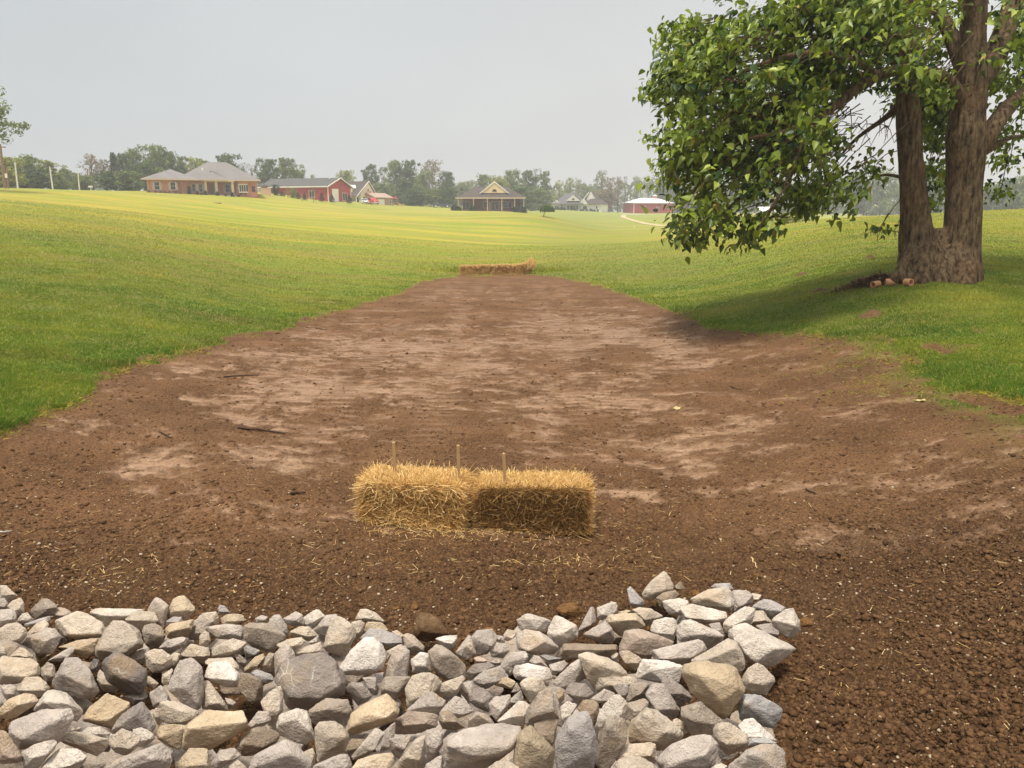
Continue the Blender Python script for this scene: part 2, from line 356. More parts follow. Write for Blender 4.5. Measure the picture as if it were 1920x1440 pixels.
def ground_material():
    t = NT('ground_cover'); pos = t.n('NewGeometry').outputs['Position']
    at = t.n('Attribute', attribute_name='mask'); sep = t.n('SeparateColor', {0: at.outputs['Color']})
    fsoil, fmud, fdry, fedge = sep.outputs[0], sep.outputs[1], sep.outputs[2], at.outputs['Alpha']
    n1 = t.noise(pos, 1.1, 6); n2 = t.noise(pos, 14, 6, .65); n3 = t.noise(pos, 70, 4, .6); n4 = t.noise(pos, 4, 5, .6)
    st = t.noise(t.scalev(pos, (1.2, 5, 1)), 1.6, 6, .6)
    a = t.mix(t.ramp(n2, .3, .7), srgb(76, 49, 28), srgb(126, 88, 54))
    a = t.mix(t.ramp(n4, .35, .7, 0, .7), a, srgb(102, 70, 43))
    a = t.mix(t.ramp(n1, .4, .68, 0, .8), a, srgb(138, 99, 66))
    a = t.mix(t.math('MULTIPLY', t.ramp(fedge, .2, 1.), .75), a, t.mix(t.ramp(n2, .3, .7), srgb(58, 38, 20), srgb(102, 72, 42)))
    n6 = t.noise(pos, 42, 5, .75); a = t.mix(t.ramp(n6, .47, .36, 0, .8), a, srgb(40, 26, 14)); a = t.mix(t.ramp(n6, .53, .62, 0, .7), a, srgb(142, 110, 76)); fl = t.ramp(n3, .58, .70, 0, .5); a = t.mix(fl, a, srgb(144, 112, 76))
    fd = t.ramp(n3, .46, .32, 0, .8); a = t.mix(fd, a, srgb(36, 23, 12))  # dark lows of the noise: crevice shade put into the soil colour
    vor = t.n('TexVoronoi', {'Vector': pos, 'Scale': 22.}, feature='F1')
    ch = t.n('SeparateColor', {0: vor.outputs['Color']})
    peb = t.math('MULTIPLY', t.ramp(vor.outputs['Distance'], .20, .12), t.ramp(ch.outputs[0], .86, .9))
    a = t.mix(peb, a, srgb(170, 145, 112))
    m = t.mix(t.ramp(st, .35, .7), srgb(126, 95, 68), srgb(166, 134, 106))
    m = t.mix(t.ramp(n2, .50, .66, 0, .75), m, srgb(94, 68, 48)); m = t.mix(t.ramp(t.noise(pos, 40, 4, .7), .52, .62, 0, .6), m, srgb(76, 54, 36))
    s = t.mix(fmud, a, m)
    # grass
    g1 = t.noise(t.scalev(pos, (.10, .35, .3)), 1.2, 6, .6); g2 = t.noise(pos, 2.2, 6, .6); g3 = t.noise(pos, 26, 3, .6)
    g4 = t.noise(t.scalev(pos, (.035, .16, .2)), 1.0, 5, .55)
    g = t.mix(t.ramp(g2, .32, .68), srgb(92, 112, 36), srgb(142, 150, 56))
    g = t.mix(t.ramp(g1, .40, .62, 0, .8), g, srgb(128, 120, 62))
    y = t.mix(t.ramp(g4, .38, .62), srgb(138, 152, 38), srgb(190, 168, 48))
    y = t.mix(t.ramp(g1, .50, .64, 0, .8), y, srgb(178, 150, 84))
    y = t.mix(t.ramp(g2, .50, .68, 0, .6), y, srgb(116, 132, 48))
    g = t.mix(t.ramp(fdry, .1, .9), g, y)
    sepp = t.n('SeparateXYZ', {0: pos})
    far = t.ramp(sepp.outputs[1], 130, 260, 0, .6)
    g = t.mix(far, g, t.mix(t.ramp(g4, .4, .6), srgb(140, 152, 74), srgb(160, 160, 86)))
    g = t.mix(t.ramp(g3, .35, .7, .30, 0), g, srgb(70, 86, 32))
    # worn grass round the brick house
    col = t.mix(fsoil, g, s)
    n5 = t.noise(pos, 34, 5, .7); bmp = t.math('ADD', t.math('MULTIPLY', n2, .5), t.math('ADD', t.math('MULTIPLY', n3, .4), t.math('MULTIPLY', n5, .5)))
    amt = t.mix(fmud, c4(1), c4(.25)); amt = t.mix(fsoil, c4(1.2), amt)
    bump = t.math('MULTIPLY', bmp, t.n('RGBToBW', {0: amt}).outputs[0])
    ro = t.n('RGBToBW', {0: t.mix(fmud, c4(.9), c4(.58))}).outputs[0]
    return t.done(col, ro, bump, .06, 1.0, spec=.2)
MG = ground_material()
fs_ = soil[Q].mean(1) > .5
def submesh(name, sel, **k):
    q = Q[sel]; used = np.zeros(nR*nC, bool); used[q.ravel()] = True; mp_ = np.cumsum(used)-1
    me = np_mesh(name, np.stack([X, Y_, ZT], 1)[used], mp_[q], True, {'mask': mask4[used]})
    return tag(link(name, me, MG), **k)
submesh('bare_soil', fs_, kind='structure', label='wide channel of bare brown graded earth with smooth pale patches')
submesh('lawn', ~fs_, kind='structure', label='mown green and yellow grass slopes on both sides of the bare earth')

# ---------------------------------------------------------------- grass blades (nobody could count them)
def ribbons(p, d, nrm, ln, wd, bend, segs=2):
    """p base (n,3), d unit direction, nrm unit bend direction, returns verts, faces"""
    n = len(p); side = np.cross(d, nrm); side /= np.linalg.norm(side, axis=1)[:, None]+1e-9
    rows = []
    for k in range(segs+1):
        t = k/segs; c = p + d*(ln*t)[:, None] + nrm*(bend*ln*t*t)[:, None]
        wv = side*(wd*(1-.0*t)/2)[:, None]
        rows += [c-wv, c+wv]
    v = np.stack(rows, 1).reshape(-1, 3); m = 2*(segs+1); b = np.arange(n)[:, None]*m
    f = np.concatenate([b+np.array([[2*k, 2*k+1, 2*k+3, 2*k+2]]) for k in range(segs)], 0)
    return v, f
def blades(p, d, ln, wd, bend_dir):
    side = np.cross(d, rng.normal(size=p.shape)); side /= np.linalg.norm(side, axis=1)[:, None]+1e-9
    tip = p + d*ln[:, None] + bend_dir*(ln*.35)[:, None]; mid = p + d*(ln*.55)[:, None] + bend_dir*(ln*.08)[:, None]
    w2 = side*(wd/2)[:, None]
    v = np.stack([p-w2, p+w2, mid+w2*.8, mid-w2*.8, tip], 1).reshape(-1, 3); b = np.arange(len(p))[:, None]*5
    return v, [b+np.array([[0, 1, 2, 3]]), b+np.array([[3, 2, 4]])]
NB = 2300000
bu = rng.uniform(-1.2, 1.2, NB); bq = rng.uniform(1/75., 1/5.2, NB); bY = 1/bq; bX = bu*bY
bZ = H0(bX, bY); s_, m_, d_, sd2, bpx, bpy_ = masks(bX, bY, bZ)
clump = fbm2(bX*3.2, bY*3.2, 4, 111); lum = fbm2(bX*.5, bY*.7, 4, 113)
keep = (rng.random(NB) > s_*1.4) & (rng.random(NB) < .45+clump*.9) & (bpy_ < 1000) & (bpx > -560) & (bpx < 2520)
bX, bY, s_, d_, sd2, clump, lum, bpx, bpy_ = [a[keep] for a in (bX, bY, s_, d_, sd2, clump, lum, bpx, bpy_)]
n = len(bX); bp = np.stack([bX, bY, HT(bX, bY)-.01], 1)
dd = rng.normal(size=(n, 3))*.42; dd[:, 2] = 1; dd /= np.linalg.norm(dd, axis=1)[:, None]
bd_ = rng.normal(size=(n, 3)); bd_[:, 2] = -.5; bd_ /= np.linalg.norm(bd_, axis=1)[:, None]
hgt = (.025+.035*clump+.02*rng.random(n))*(1+1.5*np.exp(-np.abs(sd2)/22.)*clump)*(1+bY*.006)
v, f = blades(bp, dd, hgt, .0034+.00052*bY, bd_)
pat = fbm2(bX*.55+3, bY*.75+bX*.15, 6, 117, .66); tint = np.clip((pat-.42)*1.25+.28*rng.random(n)+.55*d_+(rng.random(n) < .05)*.4, 0, 1)
shade_ = rng.random(n)
me = np_mesh('grass_blades', v, f, False, {'tint': np.repeat(tint, 5), 'rnd': np.repeat(shade_, 5)})
t = NT('grass_blade'); a = t.n('Attribute', attribute_name='tint').outputs['Fac']; r_ = t.n('Attribute', attribute_name='rnd').outputs['Fac']
g = t.mix(t.ramp(a, .05, .55), srgb(102, 134, 36), srgb(160, 168, 56)); g = t.mix(t.ramp(a, .5, .95), g, srgb(196, 174, 62))
wn_ = t.n('NewGeometry').outputs['Position']; br_ = t.noise(t.scalev(wn_, (.5, 1.1, 1)), .55, 6, .62); g = t.mix(t.ramp(br_, .53, .66, 0, .55), g, srgb(122, 100, 52)); g = t.mix(t.ramp(br_, .44, .32, 0, .6), g, srgb(84, 116, 32)); g = t.mix(t.ramp(r_, 0, 1, .35, 0), g, srgb(68, 94, 28)); g = t.mix(t.ramp(r_, .95, .96), g, srgb(196, 172, 112))
MGB = t.done(g, .6, spec=.25, transl=.35)
tag(link('grass', me, MGB), 'short mown grass blades over the lawns beside the bare earth', 'grass', kind='stuff')

# thin half grown grass in the scruffy corner, and torn dead grass along the turf edges
def fringe(n, name, label, pick, tintf, hf, wf, lean):
    u = rng.uniform(-.9, .9, n); q = rng.uniform(1/40., 1/6.0, n); y = 1/q; x = u*y; z = H0(x, y); s_, m_, d_, sdv, px, py = masks(x, y, z)
    k = pick(x, y, px, py, sdv, s_); x, y = x[k], y[k]; n = len(x)
    dd = rng.normal(size=(n, 3))*lean; dd[:, 2] = np.abs(dd[:, 2])*.4+.5/(1+lean*2); dd /= np.linalg.norm(dd, axis=1)[:, None]; bd = rng.normal(size=(n, 3)); bd[:, 2] = -.4; bd /= np.linalg.norm(bd, axis=1)[:, None]
    v, f = blades(np.stack([x, y, HT(x, y)-.004], 1), dd, hf(n), wf+.0005*y, bd)
    tag(link(name, np_mesh(name, v, f, False, {'tint': np.repeat(tintf(n), 5), 'rnd': np.repeat(rng.random(n)*.94, 5)}), MGB), label, 'grass', kind='stuff'); print(name, n)
fringe(900000, 'sparse_grass', 'thin yellowing grass half grown over the bare soil at the right', lambda x, y, px, py, sdv, s_: (sdv > -30) & (rng.random(len(x)) < np.exp(-((px-1850)/230)**2-((py-665)/62)**2)*np.clip((fbm2(x*2.3, y*1.8, 4, 301)-.40)*4.5, .03, 1)), lambda n: rng.uniform(.15, 1, n)**.8, lambda n: rng.uniform(.02, .07, n), .0036, .7)
fringe(900000, 'torn_turf_edge', 'torn dead grass and roots along the ragged edges of the lawn', lambda x, y, px, py, sdv, s_: (rng.random(len(x)) < np.exp(-(np.abs(sdv-4)/(110./np.maximum(y, 3)))**1.3)*np.clip((fbm2(x*2.1, y*2.1, 4, 311)-.42)*3.2, 0, 1)), lambda n: np.where(rng.random(n) < .7, rng.uniform(.7, 1, n), rng.uniform(0, .4, n)), lambda n: rng.uniform(.03, .10, n), .0036, 1.1)

# longer grass in the swale just behind the far bales
N2 = 9000
cx_ = rng.normal(-.6, 1.5, N2); cy_ = 38.3+np.abs(rng.normal(0, 1.6, N2)); cz_ = HT(cx_, cy_)
dd = rng.normal(size=(N2, 3))*.3; dd[:, 2] = 1; dd /= np.linalg.norm(dd, axis=1)[:, None]
bd_ = rng.normal(size=(N2, 3)); bd_ /= np.linalg.norm(bd_, axis=1)[:, None]
v, f = blades(np.stack([cx_, cy_, cz_], 1), dd, rng.uniform(.06, .24, N2), np.full(N2, .022), bd_)
tag(link('tall_grass', np_mesh('tall_grass', v, f, False, {'tint': np.repeat(rng.uniform(.3, .8, N2), 5), 'rnd': np.repeat(rng.random(N2), 5)}), MGB),
    'longer uncut grass growing behind the far row of straw bales', 'grass', kind='stuff')

# ---------------------------------------------------------------- clods and pebbles scattered on the soil
def ico(level):
    bm = bmesh.new(); bmesh.ops.create_icosphere(bm, subdivisions=level, radius=1)
    v = np.array([x.co[:] for x in bm.verts]); f = np.array([[x.index for x in fc.verts] for fc in bm.faces]); bm.free(); return v, f
I1, I1F = ico(1); I2, I2F = ico(2); I4, I4F = ico(5)
def scatter_lumps(name, pts, size, mat, squash=.6, jag=.28, lvl=1, **k):
    iv, jf = (I1, I1F) if lvl == 1 else (I2, I2F)
    n = len(pts); nv = len(iv)
    rot = rng.uniform(0, 6.28, n); c, s = np.cos(rot), np.sin(rot)
    sc = rng.uniform(.65, 1.35, (n, 3)); sc[:, 2] *= squash
    rad = 1+rng.normal(size=(n, nv))*jag
    P_ = iv[None]*rad[..., None]*sc[:, None, :]*size[:, None, None]
    x = P_[..., 0]*c[:, None]-P_[..., 1]*s[:, None]; y = P_[..., 0]*s[:, None]+P_[..., 1]*c[:, None]
    V = np.stack([x, y, P_[..., 2]], 2)+pts[:, None, :]
    Fc = (jf[None]+(np.arange(n)*nv)[:, None, None]).reshape(-1, 3)
    me = np_mesh(name, V.reshape(-1, 3), Fc, False, {'rnd': np.repeat(rng.random(n), nv)})
    return tag(link(name, me, mat), **k)
t = NT('soil_clod'); pos = t.n('NewGeometry').outputs['Position']; r_ = t.n('Attribute', attribute_name='rnd').outputs['Fac']
g = t.mix(r_, srgb(72, 49, 31), srgb(112, 83, 55)); g = t.mix(t.ramp(t.noise(pos, 60, 4), .5, .7, 0, .6), g, srgb(60, 40, 22))
MCL = t.done(g, .95, t.noise(pos, 120, 3), .006, 1, spec=.15)
t = NT('pale_pebble'); r_ = t.n('Attribute', attribute_name='rnd').outputs['Fac']
MPE = t.done(t.mix(r_, srgb(130, 108, 82), srgb(186, 168, 142)), .85, spec=.25)
def soil_points(n, q0, q1, wfun):
    u = rng.uniform(-.85, .85, n*3); q = rng.uniform(q0, q1, n*3); y = 1/q; x = u*y
    z = H0(x, y); s, m, d, sd3, px, py = masks(x, y, z)
    k = (s > .6) & (rng.random(n*3) < wfun(px, py, m, x, y)); x, y = x[k][:n], y[k][:n]
    return np.stack([x, y, HT(x, y)], 1)
wc = lambda px, py, m, x, y: (1-m*.85)*(.22+.5*np.clip((py-900)/200, 0, 1)+.7*np.clip((px-1450)/250, 0, 1)*np.clip((py-950)/150, 0, 1))*np.clip(fbm2(x*1.5, y*1.5, 3, 121)*2.4-.6, .08, 1)
cpz = soil_points(60000, 1/24, 1/2.2, wc); sz = .004+.016*rng.random(len(cpz))**4.0+.0011*cpz[:, 1]
scatter_lumps('soil_clods', cpz, sz, MCL, label='loose crumbly clods of brown earth lying all over the bare soil', cat='soil clods', kind='stuff')
cpz = soil_points(3600, 1/14, 1/2.4, lambda px, py, m, x, y: (1-m)*np.clip((py-820)/220, .05, 1)*np.clip(fbm2(x*1.1, y*1.1, 3, 131)*2.4-.6, .1, 1))
sz = .0035+.008*rng.random(len(cpz))**2.5+.0003*cpz[:, 1]
scatter_lumps('pebbles', cpz+np.array([0, 0, .004]), sz, MPE, .7, .15, label='tiny pale pebbles and chips of stone strewn over the bare soil', cat='pebbles', kind='stuff')

# ---------------------------------------------------------------- stones of the riprap, traced one by one
TO = {'A': (0, 1080), 'B': (380, 1080), 'C': (760, 1080), 'D': (1120, 1060), 'E': (0, 1250), 'F': (380, 1250), 'G': (760, 1250), 'H': (1120, 1250)}
# tile, colour, lift towards the viewer (cm), outline; ridge points
ROCKS = '''
A w 0|0,85 55,85 80,130 165,185 70,235 0,195|
A t 0|60,270 110,225 190,195 215,230 215,330 150,370 100,330|
A g 0|-30,190 40,200 75,245 60,290 0,300 -40,280|
A g 0|-40,330 0,305 115,295 150,350 140,410 60,430 -20,470|10,400 110,390
A w 0|145,405 200,340 250,330 300,390 290,420 200,430|
A gb 0|265,320 375,210 445,205 520,280 470,350 320,390|440,290
A g 0|440,310 540,280 590,290 650,330 590,380 520,385 460,350|
A bg 2|210,435 380,375 450,360 460,400 320,440 230,458|
A t 0|-20,480 60,430 150,420 245,485 240,540 180,620 60,680 -20,620|40,600 180,560
A t 0|240,520 330,425 400,400 440,430 430,480 360,530 240,560|
A g 0|190,620 250,550 430,470 500,480 555,540 520,620 470,690 330,720 240,690|300,560 430,600
A t 3|500,400 610,380 720,305 760,345 930,420 955,470 915,550 700,565 550,545 490,470|640,525 900,520
A w 0|800,325 880,290 1030,315 1290,300 1320,320 1180,390 1000,420 950,440 870,385|
A t 0|1115,395 1240,310 1390,330 1420,400 1390,430 1290,470 1260,495 1180,420|1240,400
A g 0|1325,310 1390,200 1430,195 1515,265 1500,380 1475,480 1430,450 1340,350|1480,300
A co 2|1510,330 1560,210 1620,175 1670,180 1755,270 1750,320 1670,395 1590,400 1510,390|
A bg 0|1490,410 1560,365 1640,370 1650,410 1560,440 1500,450|
A o 2|1485,480 1530,430 1745,390 1730,450 1700,550 1600,575 1500,560|1530,500 1720,460
A g 0|1690,570 1750,400 1820,360 1900,420 1880,480 1800,580|
A t 5|865,640 960,470 1020,405 1110,405 1260,500 1285,560 1280,640 1150,720 900,750 865,720|880,660 1110,695 1270,580
A gb 0|1275,500 1300,440 1370,420 1450,460 1490,540 1450,620 1350,655 1310,620|1360,520 1450,540
A g 3|1430,650 1500,580 1640,545 1690,570 1670,620 1530,700|1540,640
A t 2|1310,700 1380,655 1460,660 1540,720 1550,800 1480,860 1380,870 1320,810|
A gb 0|1160,730 1260,655 1335,670 1310,790 1240,780 1180,750|
A o -3|520,640 700,580 900,560 880,640 860,700 760,730 660,700|700,660
A g 0|420,765 560,680 640,635 670,660 640,720 550,770|
A t 0|90,725 180,640 220,650 260,710 300,720 295,745 180,745|
A t 0|-20,620 40,640 70,690 60,715 -10,725|
A t 3|-30,740 20,722 280,740 350,790 365,890 250,900 150,970 0,975 -30,950|
A t 0|370,830 430,770 490,800 500,870 490,930 420,950 375,900|
A g 3|480,930 590,740 700,730 800,830 890,1030 850,1090 720,1115 520,1040 480,980|560,880 820,1010
A d 5|910,760 1010,700 1080,695 1200,760 1320,850 1310,980 1250,1060 1140,1055 1050,980 960,930|
E t 0|870,110 895,20 960,80 1090,200 1040,235 930,220|
A d -2|810,790 850,735 890,750 900,840 860,870 810,840|
A g 4|1545,900 1620,760 1770,735 1820,800 1835,1080 1800,1200 1750,1215 1650,1150 1510,1020|1660,1000
A t 0|1460,890 1550,830 1560,850 1500,1000 1455,960|
A t -3|1600,700 1720,610 1880,650 1890,720 1820,790 1700,740|
A t 0|1535,720 1570,690 1620,700 1600,790 1560,820|
A t 2|1795,540 1840,490 1880,510 1900,590 1850,650 1795,620|
B t 0|-60,390 0,335 130,320 145,370 130,440 60,430 -30,440|
B bg 0|135,290 155,258 200,270 255,335 150,350|
B co 0|160,380 220,345 320,338 365,355 385,400 270,440 180,440|
B g 3|40,460 200,430 360,450 375,550 340,580 200,570 90,560|250,520
B t 4|60,690 150,610 270,562 390,600 340,670 210,740 80,730|300,670
B gb 0|370,460 420,425 600,430 750,540 700,620 600,690 450,640 380,570|500,470
B g 2|470,380 530,352 590,370 570,415 490,420|
B g 2|575,440 640,345 690,345 760,450 770,520 730,545 680,530 600,470|
B g 0|720,385 850,312 900,350 920,440 840,460 760,430|830,400
B w 2|910,370 1000,310 1040,297 1100,360 1060,420 990,480 930,440|1000,410
B t 2|780,500 870,455 960,455 1045,540 960,590 860,560 790,530|930,540
B g 0|1010,480 1110,345 1210,345 1220,400 1140,480 1100,550|
B t 3|1085,640 1130,480 1200,360 1320,400 1370,460 1370,540 1310,620 1290,710 1200,700 1110,680|1130,620 1240,580 1310,590
B t 0|1340,420 1420,390 1460,430 1440,510 1370,590 1340,540|
B t 0|1370,395 1410,300 1470,295 1560,330 1640,410 1600,440 1450,400|
B co 0|1450,500 1480,410 1620,420 1670,490 1560,520 1460,520|
B bg 1|1420,560 1500,480 1600,475 1780,540 1820,600 1700,650 1600,620 1450,590|1650,605 1480,575
B W 6|1215,840 1330,680 1450,560 1540,550 1640,630 1650,700 1620,840 1500,880 1390,900 1260,880|1300,850 1580,830
B g 2|1620,900 1700,700 1790,615 1860,680 1850,830 1840,940 1700,980 1650,950|1760,760 1700,920
B t 0|1650,680 1760,620 1800,615 1700,720 1660,760|
B t 2|660,620 760,570 890,550 925,590 890,640 830,680 700,660|840,620
B t 0|830,700 920,640 1070,590 1085,670 950,710 850,740|
B g 3|945,600 1040,535 1050,580 1000,620|
B g 1|650,690 730,620 790,620 830,700 840,760 740,800 650,900|
B D 6|650,930 720,770 860,720 1080,685 1170,730 1250,860 1300,960 1280,1070 1100,1120 980,1170 780,1195 730,1100|780,1090 1050,1090 1230,980
B W 5|20,820 130,770 220,760 330,880 335,920 300,1000 230,998 100,960 5,900|60,920 290,940
B t 0|10,780 60,745 260,735 340,820 335,880 180,770|
B o 1|375,830 470,730 540,700 565,720 500,800 430,870 380,860|
B gb 0|490,810 600,690 650,700 640,830 610,870 530,850|560,800
B gb 0|280,700 330,700 400,770 370,820 330,790|
B bg 0|370,650 400,625 520,670 500,700 390,745|
B t 0|1700,500 1750,485 1820,540 1790,570|
C g 0|-20,530 20,515 80,540 175,640 170,680 100,690 40,720 -10,640|
C W 2|45,760 130,685 215,695 230,860 170,880 60,870|
C b 0|75,510 115,340 200,335 300,390 400,520 300,580 180,590 90,560|
C W 0|270,565 350,540 465,530 470,570 430,650 370,665|
C gb 3|205,680 290,600 360,640 430,700 545,810 540,940 400,960 300,900 250,840|320,720 430,710
C g 0|450,690 580,515 610,600 640,700 560,760 490,730|540,640
C g 2|580,560 640,490 780,480 830,550 800,640 740,700 650,720 600,640|690,600 780,630
C g 0|815,530 880,540 900,600 840,600|
C w 0|885,530 920,482 1000,500 1000,540 920,590 890,580|
C g 1|755,660 850,600 920,620 940,670 880,740 780,730|860,690
C g 2|1000,540 1080,485 1200,500 1290,550 1380,640 1330,700 1200,705 1130,700 1000,650|1110,675 1250,590
C g 0|1000,400 1070,335 1120,340 1290,390 1320,420 1260,500 1160,490 1040,490|1110,390 1180,480
C w 4|1265,510 1350,345 1420,390 1540,440 1555,560 1480,590 1380,640 1320,570|1380,530 1500,470
C g 0|1555,490 1670,275 1700,290 1715,410 1650,470 1570,520|
C w 0|1710,290 1870,232 1910,250 1910,320 1800,360 1770,400 1720,370|
C g 0|1600,520 1800,405 1860,470 1900,560 1850,610 1720,590 1620,560|1740,540 1850,490
C br 3|1385,650 1430,605 1900,620 1900,700 1860,740 1680,740 1450,755 1390,720|1430,665 1870,665
C g 0|860,790 940,690 1080,680 1105,730 1090,780 980,830 940,900 880,830|970,760
C W 2|970,870 1000,800 1100,783 1290,830 1320,910 1310,980 1240,1000 1080,920 1000,930|
C g 0|1115,770 1160,712 1210,725 1295,830 1200,820|
C bg -2|1210,715 1260,705 1400,740 1380,775 1290,780|
C g -2|1290,800 1430,760 1460,790 1370,880 1310,900|
C D 0|550,860 620,790 760,780 800,810 740,830 680,880 600,940 560,930|
G g 2|610,120 700,40 860,-10 930,90 860,120 720,205 620,150|
C pk 0|615,740 660,720 750,760 720,785 630,780|
C g 0|760,770 820,745 880,760 850,800 790,805|
C g 2|1340,930 1480,800 1640,690 1700,700 1680,780 1640,900 1500,1010 1320,1010|1620,770
C t 4|1550,705 1640,688 1830,740 1920,790 2000,880 1960,960 1900,1020 1720,1030 1640,930 1680,770|1700,790
C t 2|1845,720 1890,685 1920,700 1920,780 1860,760|
D t 2|405,250 480,140 590,57 625,70 680,180 690,220 500,310 430,320|
D bg 0|270,215 300,190 350,250 420,320 425,365 330,390 290,340|
D br 0|690,190 750,140 790,215 720,230|
D br 0|530,290 590,245 700,225 740,260 640,310 600,390 560,380|
D w 1|590,320 740,293 820,320 830,350 730,370 760,450 640,440 600,380|720,420
D w 3|840,300 1000,215 1150,195 1210,240 1230,330 1190,440 1100,400 980,380 860,345|985,295 1190,375
D bg 0|1010,200 1060,165 1190,158 1230,215 1100,240|
D g 0|1215,230 1340,225 1400,265 1395,340 1330,380 1250,410 1215,440|
D t 0|1390,250 1480,265 1450,320 1400,335|
D bg 1|1385,365 1500,305 1560,310 1695,380 1640,440 1560,485 1500,410|1530,400 1650,410
D w 2|1565,490 1700,395 1760,385 1820,500 1825,580 1760,650 1700,665 1620,560|1780,540
D w 3|1120,520 1230,430 1330,368 1420,390 1400,480 1370,530 1240,540 1160,620|
D t 0|1400,400 1490,410 1580,520 1440,535 1380,540|
D g 0|1420,540 1560,520 1640,560 1640,640 1600,660 1560,600|
D w 4|730,370 850,350 1150,420 1175,470 1120,510 980,530 820,500 760,430|800,470 1000,490
D t 1|310,400 380,378 480,390 600,460 560,500 430,540 380,460|430,490
D ot 3|75,490 120,440 340,430 400,490 435,560 370,580 260,600 210,640 130,580 80,520|150,500 360,490
D ot 0|180,420 260,400 310,410 200,450|
D og 4|205,740 245,590 380,570 500,610 690,690 640,750 480,760 440,840 280,800 210,770|400,640
D w 2|475,590 500,500 620,470 700,480 725,540 700,640 680,690 520,620|
D w 2|715,570 770,495 840,490 1080,590 1150,640 1100,700 990,755 850,720 730,735 720,650|860,620 1090,630
D g 0|1000,530 1100,510 1160,640 1090,590|
D g 4|460,780 500,760 680,760 900,670 970,700 980,770 840,860 800,905 700,890 480,850|
D w 4|1165,640 1230,540 1340,525 1500,610 1700,700 1785,750 1640,800 1640,860 1560,912 1380,900 1310,760|1400,860 1600,750
D t 4|840,860 1130,690 1170,660 1250,690 1325,840 1320,930 1250,1000 1050,930 870,890|1250,740
D bg 0|1500,590 1560,570 1580,640 1540,620|
D t 1|190,775 290,770 400,840 400,912 340,940 240,880|
H O 9|740,40 800,-20 1000,-40 1230,-10 1330,190 1310,240 1220,330 1180,430 1140,470 1060,430 850,230|1120,310 1130,150 900,70
H W 4|340,80 400,-70 450,-60 640,-50 780,0 740,60 720,140 600,150 480,140 370,110|480,30
H t 2|1295,110 1360,10 1440,-30 1500,0 1605,120 1520,250 1400,240 1330,200|
H bl 2|1265,300 1310,255 1450,250 1680,380 1620,450 1590,560 1420,500 1290,490|1330,330
H D 0|575,90 640,100 760,170 880,300 730,355 620,250 580,170|
H t 0|-30,90 130,72 330,95 380,140 290,160 200,260 60,240 -20,220|
H D 0|140,170 280,145 290,230 260,300 180,240|
H gb 0|260,300 300,150 420,135 460,160 430,250 330,330 270,330|
H g 3|430,250 480,155 600,160 680,310 735,380 720,450 660,460 560,340|
H gb 0|255,330 420,290 470,320 440,420 320,480 280,500|
H bg 1|470,350 560,335 640,370 655,460 560,430|
H t 5|265,640 280,520 440,365 560,410 780,590 780,640 600,730 560,755 500,680 380,690 280,680|500,670 620,590 450,400
H t 0|670,480 720,465 790,510 820,590 780,610 720,540|
H gb 3|735,370 850,320 930,315 1150,510 1160,540 1050,600 990,610 860,620 800,500 730,430|860,480
H t 4|1045,560 1080,510 1190,495 1350,600 1355,690 1300,750 1170,795 1100,740 1050,640|1140,700 1330,685
H W 1|1265,540 1330,470 1400,465 1480,560 1610,660 1560,690 1380,640 1300,590|
H g 3|1180,890 1360,740 1500,690 1620,700 1700,790 1710,912 1690,990 1200,990|1400,770
H bl 0|1350,650 1480,620 1620,690 1500,700 1350,720|
H w 2|0,450 60,340 150,255 200,260 270,330 265,480 180,440 60,560 10,560|
H gb 4|-20,850 30,650 80,470 150,430 250,470 270,560 260,680 130,850 100,930 -20,930|90,540
H t 2|140,770 200,710 480,680 520,700 520,780 545,850 500,880 300,820 150,850|
H g 6|545,830 640,710 870,620 990,610 1085,690 1070,750 1050,880 960,940 600,960|760,840 960,800 620,900
H t 3|110,912 200,830 380,810 480,860 545,912 540,1000 110,1000|
H w 0|1000,900 1120,870 1170,895 1160,960 1010,960|
E g 0|10,180 100,155 150,180 140,260 60,305 20,240|
E t 1|140,210 230,95 350,95 450,170 430,240 330,280 200,250|180,215 400,210
E ot 3|-10,390 60,300 230,235 320,250 355,300 300,350 150,450 30,475 -10,450|180,335
E w 2|290,395 400,230 480,200 600,240 730,380 740,440 700,490 650,480 560,400 380,385|390,320 620,330
E g 6|55,570 110,490 370,390 560,400 640,380 655,470 600,560 520,700 180,745 100,640|200,650 500,490
E og 3|-20,560 50,580 120,680 200,800 190,860 0,870 -20,860|
E w 4|185,780 300,700 480,655 510,680 490,740 350,900 330,930 220,900|
E w 4|350,912 540,735 700,740 775,810 760,860 700,930 350,990|
E t -2|630,580 650,540 730,545 730,585|
E w 0|730,590 790,545 900,540 1000,600 960,640 800,620|
E t 4|540,670 600,590 740,590 970,650 965,720 870,805 780,770 600,700|720,710
E O 4|740,490 780,390 960,240 1080,280 1180,340 1120,400 1010,560 940,530 800,490|960,490 760,470
E S 5|1005,560 1100,430 1280,310 1340,400 1410,560 1390,600 1190,570 1090,560 1010,600|1220,430
E t 3|970,660 1100,560 1200,590 1275,650 1215,740 1130,800 1040,770 980,700|
E w 1|1190,570 1270,545 1380,600 1395,650 1290,730 1240,720 1270,650|
E t 4|1440,320 1500,305 1600,320 1780,400 1795,450 1680,520 1470,510 1440,440|1640,410 1640,500
E t 1|1370,420 1400,370 1440,370 1460,500 1420,530 1380,460|
E g 0|1345,240 1450,165 1520,260 1540,310 1430,320 1380,360|
E t 0|1310,100 1340,80 1430,150 1380,205 1320,180|
E D -3|1120,270 1300,200 1330,260 1310,320 1200,340|
E o 0|1410,580 1440,535 1560,520 1690,530 1640,570 1630,760 1550,740 1420,650|1440,640
F O 7|-180,590 -120,510 30,400 350,400 395,540 350,590 150,700 50,750 -170,760 -185,700|-150,560 40,565 385,490
